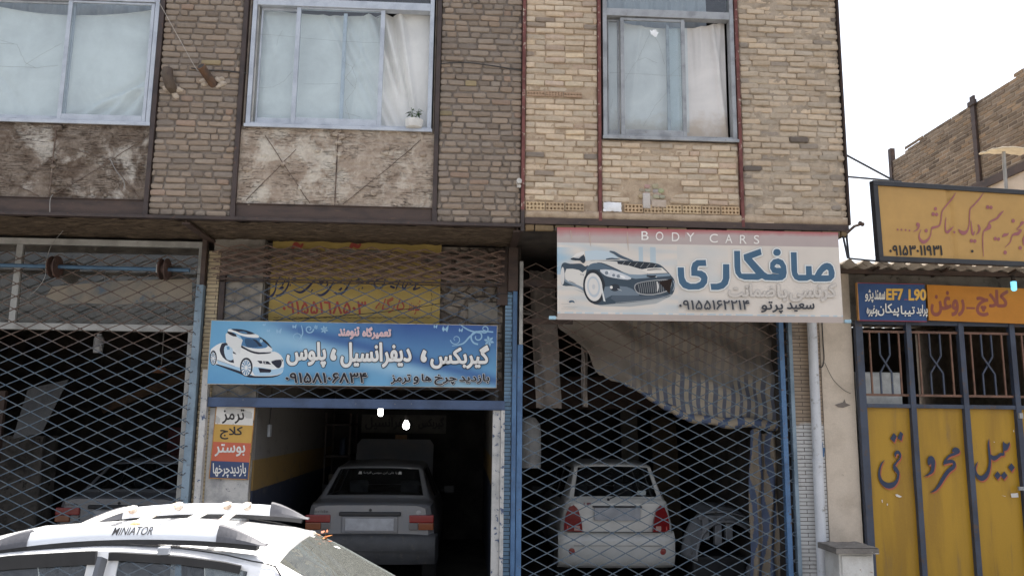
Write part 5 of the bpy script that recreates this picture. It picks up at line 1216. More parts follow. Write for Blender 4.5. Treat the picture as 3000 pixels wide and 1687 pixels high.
cracks(WC, [[(1908, 90), (1880, 150), (1868, 178), (1850, 200), (1830, 240)], [(1868, 178), (1890, 170), (1925, 185)], [(1912, 100), (1930, 128), (1948, 190)], [(1785, 213), (1955, 222), (1998, 223)], [(1955, 270), (1920, 310), (1885, 370)], [(1955, 230), (1998, 190)], [(1795, 290), (1790, 320)]], yw+.005)
m = MB(); Pb = [(1904, 88), (1910, 92), (1914, 88), (1922, 87), (1924, 94), (1930, 96), (1926, 101), (1924, 108), (1918, 109), (1912, 103), (1907, 101)]
q = [at(a, b, yw+.0) for a, b in Pb]; m.add([(v.x, v.y, v.z) for v in q], [tuple(range(len(q)))]); m.add([(v.x, v.y+.002, v.z) for v in q], [tuple(range(len(q)))[::-1]])
m.build('white_patch', flat('patch_white', (.9, .9, .9)), WC)
# loose pieces seen around the right-hand shop
m = MB(); ps = [(2446, 1185), (2470, 1178), (2474, 1168), (2478, 1180), (2492, 1186), (2470, 1194), (2455, 1192)]
q = [at(a, b, YL-.058) for a, b in ps]; m.add([(v.x, v.y, v.z) for v in q], [tuple(range(len(q)))]); m.build('chipped_patch', worn('chipped_grey', lin(120, 108, 98)), C_)
m = MB(); ps = [(2409, 1294), (2416, 1294), (2418, 1310), (2424, 1312), (2420, 1338), (2410, 1338), (2404, 1312), (2410, 1308)]
q = [at(a-6, b, YL-.0435) for a, b in ps]; m.add([(v.x, v.y, v.z) for v in q], [tuple(range(len(q)))]); m.build('blue_paint_dab', mBlue, B)
c = at(2940, 445, 9.7)
t = thing('roof_post', 'thin post on the corrugated roof topped by a pale ragged sheet', 'post', (c.x, 9.7, 3.9))
m = MB(); m.tube([(c.x-.03, 9.7, 3.86), (c.x, 9.7, c.z)], .022, 8); m.build('post', mAluShop, t)
m = MB(); m.grid(14, 8, lambda u, v: (c.x-.20+.55*u, 9.6+.3*v, c.z+.01+.02*v+.03*noise.noise((u*4, v*3, 1))+.03*math.sin(u*3.1))); m.build('sheet', worn('pale_sheet', lin(224, 210, 180), lin(206, 190, 160)), t, True, solid=.01)

# ------------------------------------------------------------------ lamps
def bulb(label, px, py, Y, kind, col, st, ztop):
    c = at(px, py, Y); t = thing('light_bulb', label, 'lamp', tuple(c)); m = MB()
    if kind == 'cfl': prof = [(.0, -.06), (.02, -.055), (.03, -.04), (.032, .05), (.02, .055)]
    else: prof = [(0, -.065), (.025, -.058), (.042, -.035), (.045, -.01), (.036, .02), (.02, .045), (.018, .055)]
    m.lathe(prof, c, 18); m.build('glowing_glass', emis('lamp_glow', col, st), t, True)
    m = MB(); m.lathe([(.022, .055), (.024, .06), (.024, .11), (.012, .12)], c, 12); m.build('socket', mDark, t)
    m = MB(); m.tube([(c.x, c.y, c.z+.12), (c.x+.01, c.y, ztop)], .005, 5); m.build('cord', mWire, t)
bulb('lit tube-shaped energy lamp hanging at the middle shop entrance', 1115, 1205, 10.4, 'cfl', (1, .97, .92), 5, 4.0)
bulb('lit round bulb hanging over the grey car in the middle shop', 1190, 1243, 10.8, 'bulb', (1, .98, .95), 5, 4.0)
bulb('lit bluish lamp under the corrugated canopy', 2970, 838, 8.95, 'cfl', (.25, .75, 1), .45, 3.86)
# ------------------------------------------------------------------ cars
mTyre = flat('tyre_rubber', lin(38, 38, 40), .9); mRim = worn('wheel_rim', lin(150, 152, 156), None, lin(90, 84, 78), rough=.4, metal=.5)
mTrim = flat('black_plastic', lin(44, 44, 46), .6); mInner = flat('car_lining', lin(58, 58, 60), .9); mSeat = worn('seat_cloth', lin(96, 96, 98), lin(78, 78, 82), rough=.95)
mLamp = vcolmat('lamp_lens', .12, .1, 30, 0, None, .6)
mPlate = flat('blank_plate', lin(158, 160, 166), .5)
mScreen = glassmat('car_glass', (.55, .58, .6), .03, (.4, .4, .4), 1.0)
mScreenD = glassmat('dusty_car_glass', (.5, .55, .56), .26, (.27, .28, .26), .8, 42, (.05, .95))
def paint(name, col, rough=.28, dust=.25):
    t = NT(name); c = t.mix(t.math('MULTIPLY', t.ramp(t.noise(4, 8, None, .65), .4, .75), dust), col, lin(150, 138, 122))
    t.b.inputs['Coat Weight'].default_value = .5; t.b.inputs['Coat Roughness'].default_value = .12
    return t.fin(c, rough, 0, .5)
def car_body(t, st, mats, rear, front, sides, fr=(.08, .92), sub=3, glass=(None, None), kw=.9):
    """loft of half sections (y, sill w, sill z, max w, mid z, belt w, belt z, roof w, roof z, centre z)"""
    S_ = []
    for i in range(len(st)-1):
        a, b, c, d = st[max(i-1, 0)], st[i], st[i+1], st[min(i+2, len(st)-1)]
        for k in range(sub):
            s = k/sub; lin_ = [b[j]+(c[j]-b[j])*s for j in range(10)]
            cm = [.5*((2*b[j])+(c[j]-a[j])*s+(2*a[j]-5*b[j]+4*c[j]-d[j])*s*s+(3*b[j]-a[j]-3*c[j]+d[j])*s**3) for j in range(10)]
            S_.append([lin_[0]]+[.6*p+.4*q for p, q in zip(lin_[1:], cm[1:])])
    S_.append(list(st[-1]))
    def ring(s):
        y, ws, zs, wm, zm, wb, zb, wr, zr, zc = s
        h = [(0, zs), (ws, zs), (wm, zs+.14), (wm, zm), (wb, zb), (wb+(wr-wb)*fr[0], zb+(zr-zb)*fr[0]), (wb+(wr-wb)*fr[1], zb+(zr-zb)*fr[1]), (wr, zr), (wr*kw, zr+(zc-zr)*.62), (wr*.5, zr+(zc-zr)*.93), (0, zc)]
        return h + [(-x, z) for x, z in h[-2:0:-1]]
    rings = [ring(s) for s in S_]; K = len(rings[0]); body, gl = MB(), {'rear': MB(), 'front': MB(), 'side': MB(), 'side2': MB()}
    V = [[(x, s[0], z) for x, z in r] for s, r in zip(S_, rings)]
    for i in range(len(S_)-1):
        ym = (S_[i][0]+S_[i+1][0])/2
        for k in range(K):
            k2 = (k+1) % K; kk = k if k < 10 else K-1-k
            tgt = body
            if kk in (8, 9) and rear[0] < ym < rear[1]: tgt = gl['rear']
            elif kk in (8, 9) and front[0] < ym < front[1]: tgt = gl['front']
            elif kk == 5 and any(a < ym < b for a, b in sides): tgt = gl['side' if k < 10 else 'side2']
            tgt.add([V[i][k], V[i][k2], V[i+1][k2], V[i+1][k]], [(3, 2, 1, 0)])
    body.add(V[0], [tuple(range(K))]); body.add(V[-1], [tuple(range(K))[::-1]])
    def weld(mb):
        ix = {}; nv = []; mp = []
        for p in mb.v:
            q = tuple(round(c, 5) for c in p)
            if q not in ix: ix[q] = len(nv); nv.append(p)
            mp.append(ix[q])
        mb.v = nv; fs = []; cs = []; ms = []
        for f, c, m_ in zip(mb.f, mb.c, mb.m):
            g = []
            for i in f:
                if mp[i] not in g: g.append(mp[i])
            if len(g) > 2: fs.append(g); cs.append(c); ms.append(m_)
        mb.f, mb.c, mb.m = fs, cs, ms
    weld(body)
    bo = body.build('body', mats, t, True, ang=32, local=True, solid=.012)
    for nm, key, mt in (('rear_window', 'rear', glass[0]), ('windscreen', 'front', glass[1] or glass[0]), ('side_window', 'side', glass[1] or glass[0]), ('side_window', 'side2', glass[1] or glass[0])):
        if gl[key].f: weld(gl[key]); gl[key].build(nm, mt, t, True, ang=50, local=True)
    return bo, S_
def wheel(t, x, y, r=.28, wd=.17):
    m = MB(); m.lathe([(r*.6, -wd/2), (r*.93, -wd/2), (r, -wd*.35), (r, wd*.35), (r*.93, wd/2), (r*.6, wd/2)], (x, y, r+.004), 28, 'x'); w_ = m.build('wheel', mTyre, t, True, local=True)
    m = MB(); s = 1 if x > 0 else -1; m.lathe([(r*.61, s*wd*.42), (r*.5, s*wd*.36), (r*.2, s*wd*.44), (.02, s*wd*.46)], (x, y, r+.004), 20, 'x'); m.build('rim', mRim, w_, True, local=True)
def seat(t, x, y, z, wd, hd=True):
    m = MB(); m.box(x-wd/2, x+wd/2, y-.05, y+.45, z, z+.14); m.add([(x+sx*wd/2, y+yy, zz) for sx in (-1, 1) for yy, zz in ((-.06, z+.1), (.06, z+.1), (-.12, z+.58), (-.22, z+.58))], [(0, 1, 2, 3), (7, 6, 5, 4), (0, 4, 5, 1), (1, 5, 6, 2), (2, 6, 7, 3), (3, 7, 4, 0)])
    if hd: m.box(x-.13, x+.13, y-.24, y-.14, z+.61, z+.78)
    m.build('seat', mSeat, t, bevel=.03, local=True)
def mirror(t, x, y, z):
    s = 1 if x > 0 else -1; m = MB(); m.box(x-.02, x+.02, y-.03, y+.03, z-.02, z+.02); m.box(x+s*.021-(.0 if s > 0 else .16), x+s*.021+(.16 if s > 0 else 0), y-.04, y+.05, z-.045, z+.07); m.build('side_mirror', mTrim, t, bevel=.015, local=True)

# --- silver saloon in the middle shop (rear to the street)
SAL = [(.04, .60, .36, .70, .70, .66, .95, .60, .972, .985), (.10, .70, .32, .765, .72, .715, .972, .655, .992, 1.004), (.30, .72, .30, .785, .74, .735, .985, .675, 1.006, 1.02), (.46, .72, .28, .795, .75, .745, .985, .685, 1.01, 1.03),
       (.52, .72, .28, .80, .755, .746, .982, .676, 1.045, 1.072), (1.02, .72, .26, .80, .77, .748, .96, .575, 1.335, 1.375), (1.09, .72, .26, .80, .77, .748, .958, .568, 1.36, 1.40), (1.16, .72, .26, .80, .77, .748, .956, .57, 1.37, 1.415), (1.76, .72, .25, .80, .78, .745, .945, .575, 1.385, 1.45),
       (1.84, .72, .25, .80, .78, .745, .943, .575, 1.386, 1.452), (2.40, .72, .25, .80, .77, .742, .93, .565, 1.365, 1.425), (2.48, .72, .25, .80, .77, .742, .928, .56, 1.35, 1.405), (2.98, .72, .26, .80, .76, .738, .92, .655, .985, 1.02), (3.06, .72, .27, .795, .75, .732, .915, .67, .94, .962),
       (3.70, .70, .28, .765, .66, .69, .82, .63, .84, .86), (3.88, .64, .33, .71, .6, .655, .72, .60, .735, .745), (3.93, .55, .38, .64, .56, .60, .66, .54, .675, .68)]
mSilver = paint('silver_paint', lin(112, 115, 122), .32, .35)
def saloon(label, loc):
    t = thing('saloon_car', label, 'car', loc)
    ORG[t.name] = None
    car_body(t, SAL, (mSilver, mInner), (.52, 1.02), (2.48, 2.98), ((1.16, 1.76), (1.84, 2.40)), glass=(mScreen, None))
    m = MB(); zs = [(.30, .0), (.40, -.06), (.55, -.075), (.63, -.05), (.655, .0)]; n = 24
    def fn(u, v):
        k = v*(len(zs)-1); i = min(int(k), len(zs)-2); f = k-i; z = zs[i][0]+(zs[i+1][0]-zs[i][0])*f; o = zs[i][1]+(zs[i+1][1]-zs[i][1])*f
        s = (u-.5)*2; a = abs(s); x = .80*math.copysign(min(1, a/.72), s) + math.copysign(max(0, .015 if a > .72 else 0), s); y = .04+o+(.05*(min(1, a/.72))**4) + max(0, (a-.72)/.28)*.62
        return (x, y, z)
    m.grid(n*2, 10, fn); bp = m.build('rear_bumper', worn('grey_bumper', lin(66, 67, 70), lin(58, 59, 62), lin(80, 76, 72), rough=.6), t, True, ang=50, local=True)
    m = MB(); m.box(-.70, .70, -.042, -.0365, .455, .468); m.build('bumper_groove', mTrim, bp, local=True)
    for s in (-1, 1):
        m = MB(); x0, x1 = (.47, .765) if s > 0 else (-.765, -.47); xm = x0+(.11 if s > 0 else .185)
        def pl(xa, xb, za, zb, c): m.box(xa, xb, .012, .09, za, zb, c)
        red, am, cl = lab(146, 26, 28), lab(136, 68, 34), lab(104, 100, 100)
        pl(x0, x1, .785, .875, red)
        if s > 0: pl(x0, xm, .70, .783, cl); pl(xm+.002, x1, .70, .783, am)
        else: pl(xm+.002, x1, .70, .783, cl); pl(x0, xm, .70, .783, am)
        m.build('tail_light', mLamp, t, bevel=.01, local=True)
    m = MB(); m.box(-.37, .37, .0, .06, .862, .908); m.build('garnish_strip', mTrim, t, bevel=.012, local=True)
    m = MB(); m.box(-.335, .335, .018, .05, .665, .858); m.build('plate_recess', mSilver, t, bevel=.01, local=True)
    m = MB(); m.box(-.29, .29, .006, .0175, .695, .835); m.build('number_plate', mPlate, t, bevel=.003, local=True)
    m = MB(); m.lathe([(.0, -.01), (.016, -.008), (.018, .01)], (0, .035, .93), 14, 'y'); m.build('lock', mTrim, t, local=True)
    m = MB(); m.lathe([(.0, -.004), (.03, -.002), (.032, .01)], (.58, .042, .90), 16, 'y'); m.build('badge', mRim, t, local=True)
    S = Sheet((0, 0, 0), (1, 0, 0), (0, 0, 1)); S.k = 0
    sh = glyph_shapes('pride')
    xs_ = [q[0] for o, h in sh for q in o]; ys_ = [q[1] for o, h in sh for q in o]; W_, H_ = max(xs_)-min(xs_), max(ys_)-min(ys_)
    m = MB()
    for o, h in sh:
        al = [[(-.66+(q[0]-min(xs_))/W_*.16, .887+(q[1]-min(ys_))/H_*.042) for q in c] for c in [o]+h]
        tr = geometry.tessellate_polygon([[Vector((q[0], q[1], 0)) for q in c] for c in al]); fl = [q for c in al for q in c]
        m.add([(q[0], .030, q[1]) for q in fl], [tuple(x) if area([fl[i] for i in x]) > 0 else tuple(x)[::-1] for x in tr])
    m.build('badge_lettering', flat('badge_dark', lin(60, 60, 66)), t, local=True)
    for s in (-1, 1): mirror(t, s*.80, 2.42, .98)
    for x, y in ((.70, .75), (-.70, .75), (.70, 3.2), (-.70, 3.2)): wheel(t, x, y)
    seat(t, .36, 1.95, .38, .48); seat(t, -.36, 1.95, .38, .48)
    m = MB(); m.box(-.62, .62, .95, 1.12, .40, .96); m.box(-.62, .62, .55, .95, .93, .945); m.build('rear_seat', mSeat, t, bevel=.03, local=True)
    return t
CX = -1.125
t1 = saloon('grey silver saloon with its bonnet up, backed into the middle repair shop', (CX, 10.22, .10))
m = MB(); m.add([(-.60, 3.02, 1.0), (.62, 3.02, 1.0), (.62, 3.28, 1.62), (.56, 3.32, 1.70), (-.54, 3.32, 1.70), (-.60, 3.28, 1.62)], [(0, 1, 2, 3, 4, 5)])
m.build('open_bonnet', (mSilver, mTrim), t1, local=True, solid=.03)
# slogan strip on the rear window of that car
S = Sheet((CX, 10.22, .10), (1, 0, 0), (0, 1, 0)); m = MB(); sh = glyph_shapes('یا علی ابن موسی الرضا'); xs_ = [q[0] for o, h in sh for q in o]; ys_ = [q[1] for o, h in sh for q in o]
p0, p1 = Vector((0, .52, 1.072)), Vector((0, 1.02, 1.375)); dn = (p1-p0).normalized(); nn = Vector((0, -dn.z, dn.y))
for o, h in sh:
    al = [[((q[0]-min(xs_))/(max(xs_)-min(xs_)), (q[1]-min(ys_))/(max(ys_)-min(ys_))) for q in c] for c in [o]+h]; fl = [q for c in al for q in c]
    tr = geometry.tessellate_polygon([[Vector((q[0], q[1], 0)) for q in c] for c in al])
    m.add([tuple(p0+dn*(.43+.06*q[1])+nn*.006+Vector((-.2+.44*q[0], 0, 0))) for q in fl], [tuple(x) if area([fl[i] for i in x]) > 0 else tuple(x)[::-1] for x in tr])
for xa in (-.27, .25): m.add([tuple(p0+dn*(.43+.06*b)+nn*.006+Vector((xa+.05*a, 0, 0))) for a, b in ((0, 0), (1, 0), (.8, 1), (.2, 1))], [(0, 1, 2, 3)])
m.build('window_slogan', flat('slogan_white', lin(206, 206, 206)), t1, local=True)
# --- the same kind of saloon behind the left grille
def dup(root, name, label, loc):
    r = root.copy(); COL.objects.link(r); r.name = name; r.location = loc; r['label'] = label
    for ch in list(root.children):
        if ch.name.startswith(('open_bonnet', 'window_slogan')): continue
        c = ch.copy(); COL.objects.link(c); c.parent = r
        for g_ in ch.children:
            d = g_.copy(); COL.objects.link(d); d.parent = c
    return r
c2 = at(345, 1480, 10.85)
dup(t1, 'saloon_car.001', 'pale silver saloon with its bonnet shut behind the diamond grille of the left shop', (c2.x, 10.85, .10))

# --- white hatchback behind the right grille
HAT = [(.03, .52, .34, .62, .70, .58, .98, .53, 1.0, 1.005), (.08, .62, .30, .69, .72, .635, 1.02, .585, 1.04, 1.055), (.115, .64, .28, .71, .73, .645, 1.022, .59, 1.065, 1.085), (.32, .66, .26, .73, .75, .665, 1.0, .505, 1.405, 1.445), (.38, .66, .26, .735, .75, .668, .995, .505, 1.44, 1.478), (.46, .66, .26, .738, .75, .67, .99, .51, 1.448, 1.492),
       (1.0, .66, .25, .745, .76, .67, .975, .52, 1.455, 1.51), (1.08, .66, .25, .745, .76, .67, .973, .52, 1.455, 1.51), (1.78, .66, .25, .745, .76, .67, .96, .51, 1.43, 1.48), (1.86, .66, .25, .745, .76, .67, .957, .505, 1.41, 1.46), (2.44, .65, .26, .74, .75, .65, .94, .58, 1.01, 1.05), (2.54, .65, .27, .735, .74, .645, .93, .585, .955, .985),
       (3.1, .62, .3, .70, .66, .60, .82, .54, .85, .87), (3.36, .56, .33, .63, .6, .54, .70, .48, .72, .73), (3.44, .45, .38, .52, .55, .46, .6, .4, .62, .625)]
mWhite = paint('white_paint', lin(206, 204, 198), .3, .3)
hx0 = 1.915
t = thing('hatchback_car', 'small white hatchback parked nose-in behind the grille of the body shop', 'car', (hx0, 10.45, .10)); ORG[t.name] = None
car_body(t, HAT, (mWhite, mInner), (.115, .32), (1.86, 2.44), ((.46, 1.0), (1.08, 1.78)), glass=(mScreen, None))
def hbump(m, zs, w_, y0):
    def fn(u, v):
        k = v*(len(zs)-1); i = min(int(k), len(zs)-2); f = k-i; z = zs[i][0]+(zs[i+1][0]-zs[i][0])*f; o = zs[i][1]+(zs[i+1][1]-zs[i][1])*f
        s = (u-.5)*2; a = abs(s); return (math.copysign(w_*min(1, a/.7), s), y0+o+.07*min(1, a/.7)**3+max(0, (a-.7)/.3)*.5, z)
    m.grid(48, 12, fn)
m = MB(); hbump(m, [(.22, .05), (.26, -.01), (.36, -.05), (.50, -.06), (.60, -.05), (.645, .0), (.66, .03)], .735, .03); bp = m.build('rear_bumper', mWhite, t, True, ang=50, local=True)
m = MB(); m.box(-.55, .55, -.034, -.028, .498, .503); m.build('bumper_groove', mTrim, bp, local=True)
for s in (-1, 1):
    m = MB(); m.lathe([(0, -.012), (.035, -.01), (.044, 0), (.046, .02)], (s*.565, .012, .43), 20, 'y', lab(150, 36, 34)); m.build('fog_light', mLamp, bp, True, local=True)
    m = MB()
    pts = [(s*.44, .665), (s*.455, .80), (s*.49, .93), (s*.545, .985), (s*.60, .96), (s*.645, .86), (s*.665, .74), (s*.665, .665)]
    if s < 0: pts = pts[::-1]
    yy = lambda x: -.03+.06*max(0, abs(x)-.45)/.2
    n = len(pts); cx_, cz_ = sum(p[0] for p in pts)/n, sum(p[1] for p in pts)/n
    vs = [(x, yy(x)+.12, z) for x, z in pts]+[(x, yy(x), z) for x, z in pts]
    m.add(vs, [(i, (i+1) % n, n+(i+1) % n, n+i) for i in range(n)]+[tuple(range(n, 2*n))], lab(140, 28, 30))
    tl = m.build('tail_light', mLamp, t, True, ang=40, local=True)
    m = MB(); m.box(s*.50-.045, s*.50+.045, -.02, .05, .68, .735, lab(170, 120, 112)); m.build('reverse_lens', mLamp, tl, local=True)
    m = MB(); m.box(s*.60-.03, s*.60+.03, .02, .06, .68, .73, lab(206, 40, 38)); m.build('brake_lens', mLamp, tl, local=True)
m = MB(); m.box(-.29, .29, -.006, .03, .80, .955); m.build('number_plate', mPlate, t, bevel=.003, local=True)
m = MB(); m.box(-.31, .31, -.015, .03, .958, .975); m.build('garnish_strip', mTrim, t, bevel=.004, local=True)
m = MB(); m.box(-.44, .44, -.002, .03, .655, .661); m.box(-.62, -.44, .0, .06, .655, .66); m.box(.44, .62, .0, .06, .655, .66); m.build('tailgate_gap', mTrim, t, local=True)
m = MB(); m.bar((-.10, .075, 1.045), (.16, .14, 1.16), .012, .01); m.tube([(-.10, .06, 1.03), (-.10, .085, 1.05)], .018, 8); m.build('rear_wiper', mTrim, t, local=True)
m = MB()
for k, (xa, wd) in enumerate(((-.42, .012), (-.38, .05))): m.box(xa, xa+wd, .012, .02, .985, 1.012)
m.build('badge_lettering', flat('badge_red', lin(120, 40, 50)), t, local=True)
m = MB(); m.box(.28, .39, .12, .123, 1.10, 1.155); m.build('window_sticker', flat('sticker_pale', lin(150, 160, 160)), t, local=True)
for x, y in ((.64, .60), (-.64, .60), (.64, 2.85), (-.64, 2.85)): wheel(t, x, y, .27, .16)
seat(t, .32, 1.5, .38, .44); seat(t, -.32, 1.5, .38, .44)
m = MB(); m.box(-.56, .56, .62, .78, .40, .98); m.build('rear_seat', mSeat, t, bevel=.03, local=True)
for s in (-1, 1): mirror(t, s*.745, 1.95, 1.0)

# --- white saloon with roof rack in the street (side on, nose to the left)
RX, RY = .45, 4.72                                       # rear end of the car, centre line
STR = [(.03, .60, .38, .70, .68, .66, .93, .60, .95, .96), (.10, .72, .30, .80, .72, .74, .985, .68, 1.0, 1.012), (.30, .76, .27, .83, .75, .77, .99, .71, 1.01, 1.03), (.62, .77, .25, .835, .76, .785, .985, .715, 1.012, 1.035),
       (.70, .77, .25, .84, .77, .787, .985, .70, 1.05, 1.08), (1.34, .78, .23, .845, .78, .79, .965, .575, 1.375, 1.435), (1.40, .78, .23, .845, .78, .79, .962, .58, 1.392, 1.458), (1.47, .78, .22, .845, .78, .79, .96, .592, 1.405, 1.476), (1.58, .78, .22, .845, .78, .79, .958, .604, 1.432, 1.478), (1.78, .78, .22, .845, .78, .79, .955, .612, 1.460, 1.496), (2.06, .78, .22, .845, .785, .79, .95, .618, 1.478, 1.512),
       (2.20, .78, .22, .845, .785, .79, .948, .618, 1.478, 1.512), (2.55, .78, .22, .845, .785, .788, .94, .608, 1.455, 1.496), (2.85, .78, .22, .845, .78, .786, .935, .598, 1.415, 1.485), (3.05, .78, .22, .845, .78, .784, .93, .588, 1.37, 1.435), (3.12, .78, .22, .845, .78, .783, .93, .586, 1.33, 1.40), (3.72, .77, .24, .84, .76, .77, .925, .69, .985, 1.02), (3.80, .77, .24, .835, .75, .765, .92, .70, .95, .97),
       (4.20, .72, .26, .80, .66, .70, .82, .63, .84, .86), (4.36, .62, .32, .70, .6, .60, .72, .54, .73, .74), (4.40, .5, .38, .58, .55, .5, .64, .44, .65, .655)]
mWhite2 = paint('bright_white_paint', lin(232, 232, 232), .25, .05)
t = thing('saloon_car', 'white saloon with a white roof rack lettered MINIATOR, parked in the street in front', 'car', (RX, RY, 0), R(90)); ORG[t.name] = None
mSideGlass = glassmat('dusty_side_glass', (.72, .78, .80), .10, (.40, .42, .43), 1.0, 40)
car_body(t, STR, (mWhite2, mInner), (.70, 1.34), (3.12, 3.72), ((1.47, 2.06), (2.20, 3.05)), (.10, .955), 4, glass=(mScreenD, mSideGlass))
for s in (-1, 1):
    def onside(y, f, d=.006):                            # a point of the window side, f from belt to roof edge
        for a, b in zip(STR, STR[1:]):
            if a[0] <= y <= b[0]:
                q = (y-a[0])/(b[0]-a[0]); wb, zb, wr, zr = [a[j]+(b[j]-a[j])*q for j in (5, 6, 7, 8)]; return (s*(wb+(wr-wb)*f+d), y, zb+(zr-zb)*f)
    m = MB()
    for k in range(20):
        y = 1.50+(2.10-1.50)*k/20; m.bar(onside(y, .962, .012), onside(y+.031, .962, .012), .024, .036)
    m.build('window_trim', mTrim, t, local=True); m = MB()
    for k in range(30):
        y = 2.16+(3.10-2.16)*k/30; m.bar(onside(y, .95, .012), onside(y+.0325, .95, .012), .024, .06)
    m.build('window_trim', mTrim, t, local=True)
    m = MB(); m.bar(onside(2.15, .02, .01), onside(2.12, .94, .01), .02, .13, (1, 0, 0)); m.build('door_pillar', flat('pillar_grey', lin(86, 90, 98)), t, local=True)
    m = MB()
    for k in range(16):
        y = 1.12+.9*k/16; m.bar(onside(y, 1.06 if y > 1.34 else .95, .004), onside(y+.06, 1.06 if y+.06 > 1.34 else .95, .004), .004, .006)
    m.build('roof_seam', mTrim, t, local=True)
    m = MB(); q = onside(1.86, 1.0); m.box(q[0]-.03, q[0]+.01, 1.83, 1.88, q[2]+.0, q[2]+.035); q = onside(2.75, .97); m.box(q[0]-.02, q[0]+.014, 2.70, 2.80, q[2]-.012, q[2]+.03); m.build('rack_clip', mAlu, t, bevel=.004, local=True)
for s in (-1, 1):
    mirror(t, s*.85, 3.45, .98)
    m = MB(); m.box(s*.62-.14, s*.62+.14, .0, .12, .74, .88, lab(150, 34, 34)); m.build('tail_light', mLamp, t, bevel=.02, local=True)
    m = MB(); m.box(s*.55-.16, s*.55+.16, 4.22, 4.37, .60, .72, lab(196, 200, 204)); m.build('headlight', mLamp, t, bevel=.02, local=True)
m = MB(); hbump(m, [(.25, .04), (.34, -.02), (.5, -.04), (.6, -.03), (.66, .02)], .83, .02); m.build('rear_bumper', mWhite2, t, True, ang=50, local=True)
m = MB(); m.box(-.26, .26, -.012, .02, .72, .83); m.build('number_plate', mPlate, t, local=True)
for x, y in ((.745, .85), (-.745, .85), (.745, 3.55), (-.745, 3.55)): wheel(t, x, y, .30, .185)
seat(t, .38, 2.35, .36, .5, False); seat(t, -.38, 2.35, .36, .5, False)
m = MB(); m.box(-.66, .66, 1.20, 1.38, .38, .98); m.box(-.66, .66, .60, 1.2, .955, .97); m.build('rear_seat', mSeat, t, bevel=.03, local=True)
m = MB(); p0, p1 = Vector((0, .70, 1.08)), Vector((0, 1.34, 1.435)); dn = (p1-p0).normalized(); nn = Vector((0, -dn.z, dn.y))
for k in range(11):
    a = p0+dn*(.10+.056*k)+nn*.003; m.bar(a+Vector((-.50, 0, -.035)), a+Vector((0, 0, 0)), .002, .002); m.bar(a, a+Vector((.50, 0, -.035)), .002, .002)
m.build('heater_lines', mTrim, t, local=True)
# roof rack
mRail = paint('rack_white', lin(226, 230, 236), .35, .1); mCap = worn('grey_rack_plastic', lin(92, 92, 98), lin(80, 80, 86), None, rough=.65)
mRustWhite = worn('rusty_white_bar', lin(226, 222, 214), lin(216, 212, 204), lin(176, 116, 64), 4, 9, rough=.5, slo=.60, shi=.68)
zr_ = lambda X: 1.526-.10*abs((X+1.50)/.62)**2.2*.42      # underside of the rails along the street axis
def rail(s):
    yc_ = s*.545
    def prof(X, hh, wd, name_col=None):
        z = zr_(X); yl = RX-X
        return [(yc_+s*wd*.5, yl, z), (yc_+s*wd*.46, yl, z+hh*.35), (yc_+s*wd*.16, yl, z+hh*.92), (yc_, yl, z+hh), (yc_-s*wd*.25, yl, z+hh*.9), (yc_-s*wd*.5, yl, z+hh*.3), (yc_-s*wd*.5, yl, z)]
    def loft(xs_, hf, wf, mat, name, par):
        m = MB(); R_ = [prof(x, hf(x), wf(x)) for x in xs_]; n = 7
        for a, b in zip(R_, R_[1:]): m.add(a+b, [(i, (i+1) % n, n+(i+1) % n, n+i) if s < 0 else (n+i, n+(i+1) % n, (i+1) % n, i) for i in range(n)])
        m.add(R_[0], [tuple(range(n))[::-1] if s < 0 else tuple(range(n))]); m.add(R_[-1], [tuple(range(n)) if s < 0 else tuple(range(n))[::-1]])
        ix = {}; 
        return m.build(name, mat, par, True, ang=28, local=True)
    xa, xb = -2.06, -1.18
    ro = loft([xa+(xb-xa)*k/16 for k in range(17)], lambda x: .060, lambda x: .070, mRail, 'rack_rail', t)
    loft([xa-.0005-.30*k/10 for k in range(11)], lambda x: max(.012, .072*(1-((xa-x)/.30)**1.5)), lambda x: .088-.03*(xa-x)/.3, mCap, 'end_cap', ro)
    loft([xb+.0005+.23*k/10 for k in range(11)], lambda x: max(.010, .080*(1-((x-xb)/.23)**1.4)), lambda x: .090-.03*(x-xb)/.23, mCap, 'end_cap', ro)
    m = MB()
    for k in range(20):
        X0 = -2.25+k*.063; m.bar((yc_, RX-X0, zr_(X0)-.012), (yc_, RX-X0-.064, zr_(X0+.063)-.012), .062, .024)
    m.build('rail_gap_shade', mTrim, ro, local=True)  # black bar filling the slot under the rail, in place of its shade
    return ro
r1, r2 = rail(1), rail(-1)
for k, (Xf, Xn) in enumerate(((-2.0, -1.86), (-1.73, -1.60), (-1.44, -1.38), (-1.32, -1.21))):
    m = MB(); zf, zn = zr_(Xf)+.062, zr_(Xn)+.054
    a, b = Vector((.53, RX-Xf, zf)), Vector((-.53, RX-Xn, zn)); 
    for q in range(8): m.bar(a+(b-a)*(q/8)+Vector((0, 0, .012*math.sin(q/8*3.14))), a+(b-a)*((q+1)/8)+Vector((0, 0, .012*math.sin((q+1)/8*3.14))), .040, .018)
    m.build('cross_bar', mRustWhite if k != 1 else worn('rusty_white_bar_b', lin(222, 216, 204), lin(206, 170, 130), lin(176, 116, 64), 5, 8, rough=.5, slo=.54, shi=.64), t, bevel=.005, local=True)
    m = MB(); m.lathe([(0, -.022), (.022, -.02), (.026, 0), (.022, .02), (0, .022)], tuple(a+Vector((-.02, 0, -.012))), 14, 'x'); m.build('bar_clamp', worn('rusty_clamp', lin(196, 186, 172), lin(170, 128, 92), None, 22, 20), t, True, local=True)
S = Sheet((-.545, 0, 0), (0, -1, 0), (0, 0, 1)); m = MB(); sh = glyph_shapes('MINIATOR'); xs_ = [q[0] for o, h in sh for q in o]; ys_ = [q[1] for o, h in sh for q in o]
